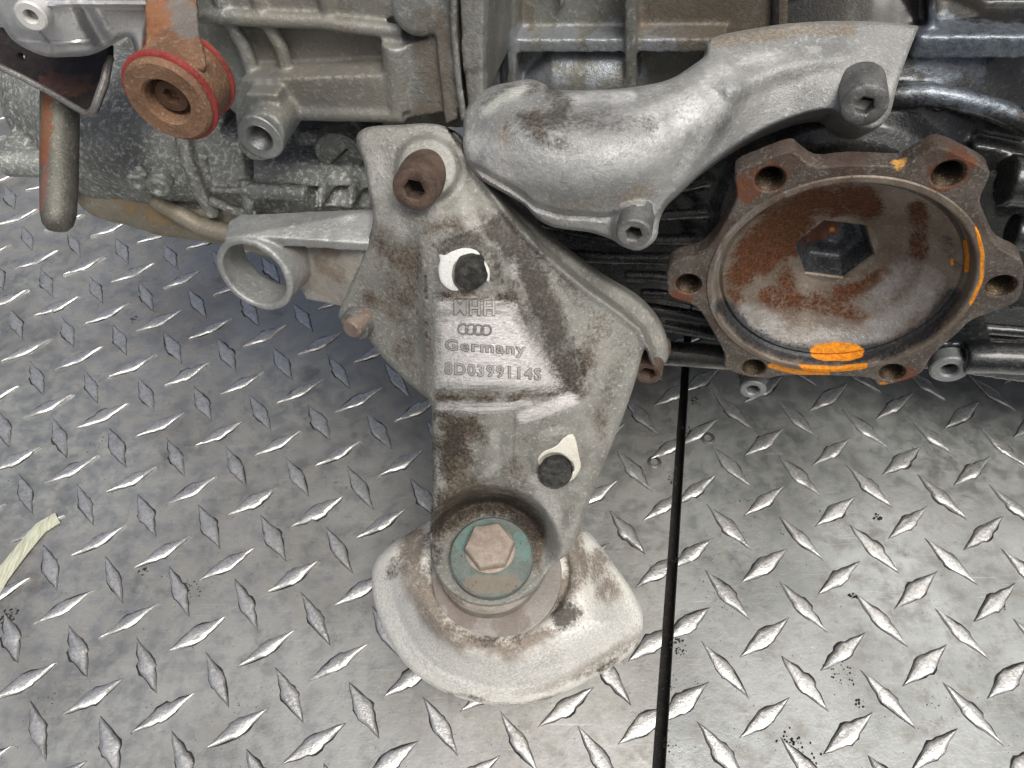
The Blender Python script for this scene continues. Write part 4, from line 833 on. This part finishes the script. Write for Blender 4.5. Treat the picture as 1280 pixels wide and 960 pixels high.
# ================================================================== DRIVE FLANGE
flange_pts = [(919, 217), (950, 202), (987, 189), (1000, 196), (1021, 209), (1062, 206), (1122, 208), (1135, 204), (1155, 192), (1175, 184), (1205, 196), (1235, 213), (1235, 226), (1225, 252), (1236, 285), (1250, 311), (1277, 326), (1280, 352), (1273, 375), (1256, 385), (1216, 400), (1197, 417),
              (1166, 444), (1152, 466), (1130, 476), (1100, 482), (1088, 473), (1040, 470), (980, 470), (960, 473), (930, 470), (906, 459), (905, 442), (889, 412), (870, 384), (841, 373), (834, 362), (837, 331), (872, 319), (889, 305), (908, 275), (921, 245)]
holes_px = [(963, 222, 16), (1185, 219, 18), (859, 355, 14), (1251, 355, 18), (942, 460, 12.5), (1114, 464, 13)]
m_fl = metal('brown_flange_steel', (0.095, 0.078, 0.066), (0.16, 0.135, 0.115), (0.34, 0.32, 0.30), met=.45, rough=(.34, .58), big=8, fine=1.1, speck=.5, bump=.26, pits=.5,
    stains=[((0.16, 0.05, 0.02), [PG(x, y, 0) for x, y, _ in holes_px[:3]] + [PG(930, 235, 0), PG(1205, 200, 0), PG(850, 372, 0), PG(1130, 470, 0)], 5.5, .85, .05, .75, .9),
            ((0.07, 0.04, 0.028), [PG(880, 400, 3), PG(905, 290, 3), PG(1060, 200, 4), PG(990, 185, 4), PG(1180, 180, 4)], 8, .6, .2, .7, .8),
            
            (ORANGE, [g(47.2 * math.cos(R(a_)), 0, 47.2 * math.sin(R(a_))) for a_ in range(-104, -77, 2)], 1.7, 1, 0, .5, .25), (ORANGE, [PG(1104, 480, 0), PG(1092, 481, 0), PG(1115, 470, 0)], 1.6, .8, 0, .5, .9),
            ((0.75, .4, .1), [PG(1126, 203, 2), PG(1120, 206, 2)], 2.0, .9, 0, .5, .8)])
def plate_mesh(outline, holes, c0, th, bev, name, mat, parent, label=None):
    """flat plate with real holes: a filled 2D curve on the plane c0, thickened"""
    cu = bpy.data.curves.new('c', 'CURVE'); cu.dimensions = '2D'; cu.fill_mode = 'BOTH'; cu.extrude = th / 2 - bev; cu.bevel_depth = bev; cu.bevel_resolution = 2; cu.offset = -bev
    for lp in [outline] + holes:
        sp = cu.splines.new('POLY'); sp.points.add(len(lp) - 1)
        for i, (x, y) in enumerate(lp): sp.points[i].co = (x, y, 0, 1)
        sp.use_cyclic_u = True
    o_ = bpy.data.objects.new('c', cu); COL.objects.link(o_); dg = bpy.context.evaluated_depsgraph_get(); me = bpy.data.meshes.new_from_object(o_.evaluated_get(dg)); bpy.data.objects.remove(o_)
    n_ = len(me.vertices); co = np.empty(n_ * 3, np.float32); me.vertices.foreach_get('co', co); co = co.reshape(-1, 3)
    w_ = FC[None, :] + co[:, :1] * GX + co[:, 1:2] * GZ - (co[:, 2:3] - th / 2 - 0) * GY * 1.0 - 0
    w_ = w_ + GY * (c0)
    ge_ = Geo(); ge_.v = w_.tolist(); ge_.f = [tuple(p_.vertices) for p_ in me.polygons]
    o2 = finish(name, ge_, mat, parent, label, smooth=40); return o2
def to2(px, py, c): w_ = PG(px, py, c) - FC; return (w_ @ GX, w_ @ GZ)
ol = [to2(x, y, 0) for x, y in cr(flange_pts, 3)]
hl = []
HOLES = [(52 * math.cos(.1669 + k * math.pi / 3), 52 * math.sin(.1669 + k * math.pi / 3)) for k in range(6)]
for cx, cz in HOLES: hl.append([(cx + 4.75 * math.cos(t_), cz - 4.75 * math.sin(t_)) for t_ in np.linspace(0, 2 * math.pi, 33)[:-1]])
cin = [(44.5 * math.cos(t_), 44.5 * math.sin(t_)) for t_ in np.linspace(0, 2 * math.pi, 97)[:-1]]
fl = plate_mesh(ol, hl + [cin], 0, 8, .7, 'drive_flange', m_fl, gearbox, 'brown rusty six-lugged drive flange with domed centre')
m_thr = metal('rusty_thread', (0.035, 0.027, 0.02), (0.09, 0.065, 0.04), (0.42, 0.34, 0.19), met=.6, rough=(.3, .5), fine=.9)
for cx, cz in HOLES: bore(g(cx, .8, cz), -GY, 4.45, 12, m_thr, fl, rim=-.85)
def dome_prof():
    p = [(45.9, -9), (45.9, -.2), (45.3, .5), (43.6, .6), (43.0, .1), (42.6, -1.2), (41.9, -4.4), (41.1, -5.2), (39.8, -4.6)]
    for i in range(1, 26):
        t_ = i / 25; r_ = 39.8 - t_ * (39.8 - 15.2); h = -4.6 - 15.2 * (.8 * t_ + .2 * math.sin(t_ * math.pi / 2)); p.append((r_, h))
    return p
dp = dome_prof(); nb = len(dp)
dp += [(14.9, -19.9), (14.2, -20.6)]
sp_ = [(14.25, -20.6), (13.5, -22.4), (12.6, -26.6), (11.9, -29.6), (10.6, -30.4), (8.0, -30.4), (6.4, -30.0), (4.8, -29.0), (3.3, -28.0), (2.0, -27.7), (1.4, -28.2), (.05, -28.4)]
hexi = (nb, nb + 1)
m_dome = metal('rust_patched_cap', (0.15, 0.118, 0.092), (0.245, 0.21, 0.175), (0.45, 0.44, 0.41), met=.5, rough=(.42, .6), big=14, fine=1.3, speck=.3, bump=.14, pits=.5,
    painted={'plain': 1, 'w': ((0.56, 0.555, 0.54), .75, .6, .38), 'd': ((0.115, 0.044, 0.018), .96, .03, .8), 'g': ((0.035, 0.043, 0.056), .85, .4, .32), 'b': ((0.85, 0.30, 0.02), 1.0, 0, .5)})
PD = [('d', 'line', [(925, 345), (945, 300), (975, 270), (1020, 250), (1060, 247), (1085, 255)], 24, .92), ('d', 'line', [(950, 330), (990, 300), (1000, 280)], 24, .92), ('d', 'line', [(985, 355), (975, 320)], 18, .62), ('d', 'line', [(1145, 262), (1150, 285), (1148, 312)], 17, .78), ('d', 'line', [(1105, 345), (1080, 358), (1050, 368)], 15, .75), ('d', 'line', [(960, 372), (1010, 375), (1060, 385), (1075, 398)], 20, .74), ('d', 'line', [(915, 366), (925, 378)], 10, .7),
    ('d', 'line', [(1010, 262), (1040, 262), (1070, 258)], 14, .7), ('w', 'line', [(935, 395), (980, 420), (1050, 425), (1110, 408), (1150, 375), (1165, 350)], 24, .62), ('w', 'line', [(1090, 380), (1130, 340)], 24, .5), ('w', 'line', [(890, 400), (900, 300), (960, 240)], 5, .5),  # pale lower strokes paint in the light on the upward-facing bowl
    ('g', 'line', [(905, 385), (935, 420), (975, 438), (1050, 446), (1110, 438), (1160, 410), (1190, 370)], 15, .85), ('g', 'line', [(1185, 300), (1195, 330)], 14, .5),  # blue-dark band stands for the dark reflection on the lower bowl wall
    ('b', 'poly', [(1012, 437), (1020, 430), (1045, 427), (1070, 430), (1080, 437), (1078, 446), (1060, 451), (1030, 451), (1015, 446)], 3, 1.0), ('b', 'poly', [(998, 456), (1040, 458), (1084, 454), (1082, 466), (1040, 470), (1005, 463)], 3, 1.0), ('b', 'line', [(1206, 302), (1209, 320), (1208, 338)], 3.5, .9), ('b', 'line', [(1190, 325), (1190, 330)], 3, .9), ('b', 'line', [(1221, 284), (1228, 318), (1227, 350), (1213, 380)], 3.2, .9)]
def refine(p, k=3):
    o_ = []
    for i in range(len(p) - 1):
        for j in range(k): o_.append((p[i][0] + (p[i + 1][0] - p[i][0]) * j / k, p[i][1] + (p[i + 1][1] - p[i][1]) * j / k))
    return o_ + [p[-1]]
dp = refine(dp, 3); hexi = (len(dp) - 1, len(dp) - 2, len(dp) - 3, len(dp) - 4)
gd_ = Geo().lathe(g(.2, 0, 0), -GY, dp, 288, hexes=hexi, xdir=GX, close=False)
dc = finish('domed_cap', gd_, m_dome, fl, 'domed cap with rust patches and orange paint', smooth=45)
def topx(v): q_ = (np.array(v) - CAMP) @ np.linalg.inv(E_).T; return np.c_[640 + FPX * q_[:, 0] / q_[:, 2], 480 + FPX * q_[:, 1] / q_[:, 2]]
at_ = dc.data.attributes.new('mk', 'FLOAT_COLOR', 'POINT'); at_.data.foreach_set('color', stain_shade_at(topx(gd_.v), PD).astype(np.float32).ravel())
m_hexsock = metal('blue_black_socket', (0.055, 0.06, 0.068), (0.11, 0.115, 0.12), (0.34, 0.35, 0.36), met=.5, rough=(.22, .4), big=5, fine=1.2, speck=.4, bump=.1,  # dark metal; its blue-black also stands for the cover's dark reflection
    stains=[((0.16, 0.06, 0.03), [PG(1036, 283, 29), PG(1030, 275, 30), PG(1022, 290, 29), PG(1045, 272, 28), PG(1015, 300, 27)], 4.2, .95, .1, .7, .8), ((0.42, 0.42, 0.40), [g(0, 24.5, -3.0), g(2, 24.5, -2.8)], 1.6, .8, .7, .3, .6), (ORANGE, [PG(1040, 287, 28)], 1.0, .9, 0, .5, .3)])  # rust on the tip; the pale spot is a painted highlight below it
finish('hex_socket', Geo().lathe(g(.2, 0, 0), -GY, sp_, 96, hexes=(0, 1, 2, 3, 4), xdir=GX, close=False), m_hexsock, fl, 'blue-black hexagonal socket with a rusty centre tip', smooth=45)
finish('hub', Geo().lathe(g(0, 8.5, 0), GY, [(45.5, 0), (45.5, 1), (40, 14), (32, 24), (28, 60), (.1, 60)], 48, close=False), m_fl, fl)

# ================================================================== SMALL THINGS ON THE FLOOR
t = NT('dry_grass'); wv = t.noise(1.0, 3, .6, vec=t.stretch(.9, .08, .5, rot=R(-38)))
t.put(t.b.inputs['Base Color'], t.mix(t.ramp(wv, .35, .65), (0.36, 0.38, 0.28), (0.56, 0.57, 0.46))); t.b.inputs['Roughness'].default_value = .6
gA = [PH(x, y, 1.8) for x, y in ((-25, 765), (0, 722), (25, 690), (50, 660), (72, 647))]
wd = [5.6, 5.6, 5.4, 5.2, 4.4]
vs = []; 
for i, p in enumerate(gA):
    d = unit(gA[min(i + 1, 4)] - gA[max(i - 1, 0)]); s_ = np.cross(d, [0, 0, 1])
    for k, o_ in enumerate((-1, -.5, 0, .5, 1)): vs.append(p + s_ * wd[i] * o_ * .9 + np.array([0, 0, .8 * (1 - abs(o_)) + .3 * math.sin(i * 2 + k)]))
fs = [(i * 5 + k, i * 5 + k + 1, i * 5 + k + 6, i * 5 + k + 5) for i in range(4) for k in range(4)]
n_ = len(vs); vs += [v - np.array([0, 0, .35]) for v in vs]; fs += [tuple(i + n_ for i in f[::-1]) for f in fs]
lf = finish('straw_blade', Geo().add(vs, fs), t.m, None, smooth=60)
lf['label'] = 'flat pale green blade of straw lying at the left edge of the floor'; lf['category'] = 'straw'
m_grit = metal('dark_grit', (0.02, 0.018, 0.016), (0.05, 0.045, 0.04), met=0, rough=(.6, .9), fine=1)
rs = np.random.RandomState(11); ge = Geo()
def crumb(c, r_):
    vs = []; 
    for (x, y, z) in ((1, 0, 0), (-1, 0, 0), (0, 1, 0), (0, -1, 0), (0, 0, .8), (.6, .6, .5), (-.6, -.6, .5)): vs.append(c + np.array([x, y, z]) * r_ * rs.uniform(.6, 1.2))
    ge.add(vs, [(0, 5, 4), (2, 4, 5), (2, 5, 0), (2, 1, 4), (1, 6, 4), (1, 3, 6), (3, 4, 6), (3, 0, 4)])
for px, py, n_, sp, r_ in ((1095, 646, 10, 2.0, 1.1), (1068, 746, 10, 2.0, .9), (1076, 880, 8, 2.0, .8), (1050, 838, 34, 6, .55), (985, 925, 20, 4, .8), (1010, 945, 16, 4, .7), (845, 800, 26, 3, .7), (850, 815, 16, 3, .7), (12, 770, 30, 3.5, .9), (180, 712, 12, 2.4, .8), (233, 740, 40, 6, .5), (215, 722, 20, 4, .5),
                        (868, 500, 18, 3, .7), (862, 540, 18, 3, .8), (843, 600, 14, 3, .6), (975, 660, 5, 3, .5), (1020, 632, 4, 3, .5), (165, 400, 10, 2, .7), (255, 460, 14, 4, .5), (1250, 760, 5, 3, .5), (640, 905, 8, 5, .4), (120, 560, 10, 6, .4), (330, 640, 12, 7, .4), (420, 600, 12, 6, .4), (60, 880, 14, 7, .4), (300, 880, 10, 8, .4), (930, 620, 14, 9, .4), (1150, 560, 12, 9, .4), (1180, 900, 16, 10, .4), (900, 760, 14, 9, .4), (846, 700, 14, 4, .5), (838, 860, 16, 4, .5), (836, 930, 14, 4, .5)):
    for _ in range(n_):
        c = PH(px, py, 0.1); crumb(c + np.array([rs.normal() * sp * .6, rs.normal() * sp * .6, 0]), r_ * rs.uniform(.35, 1.2))
for _ in range(1500):
    px, py = rs.uniform(0, 1280), rs.uniform(300, 960); crumb(PH(px, py, 0.05), rs.uniform(.1, .34))
gt = finish('grit', ge, m_grit, None); gt['kind'] = 'stuff'; gt['label'] = 'dark crumbs of grit scattered on the plates'
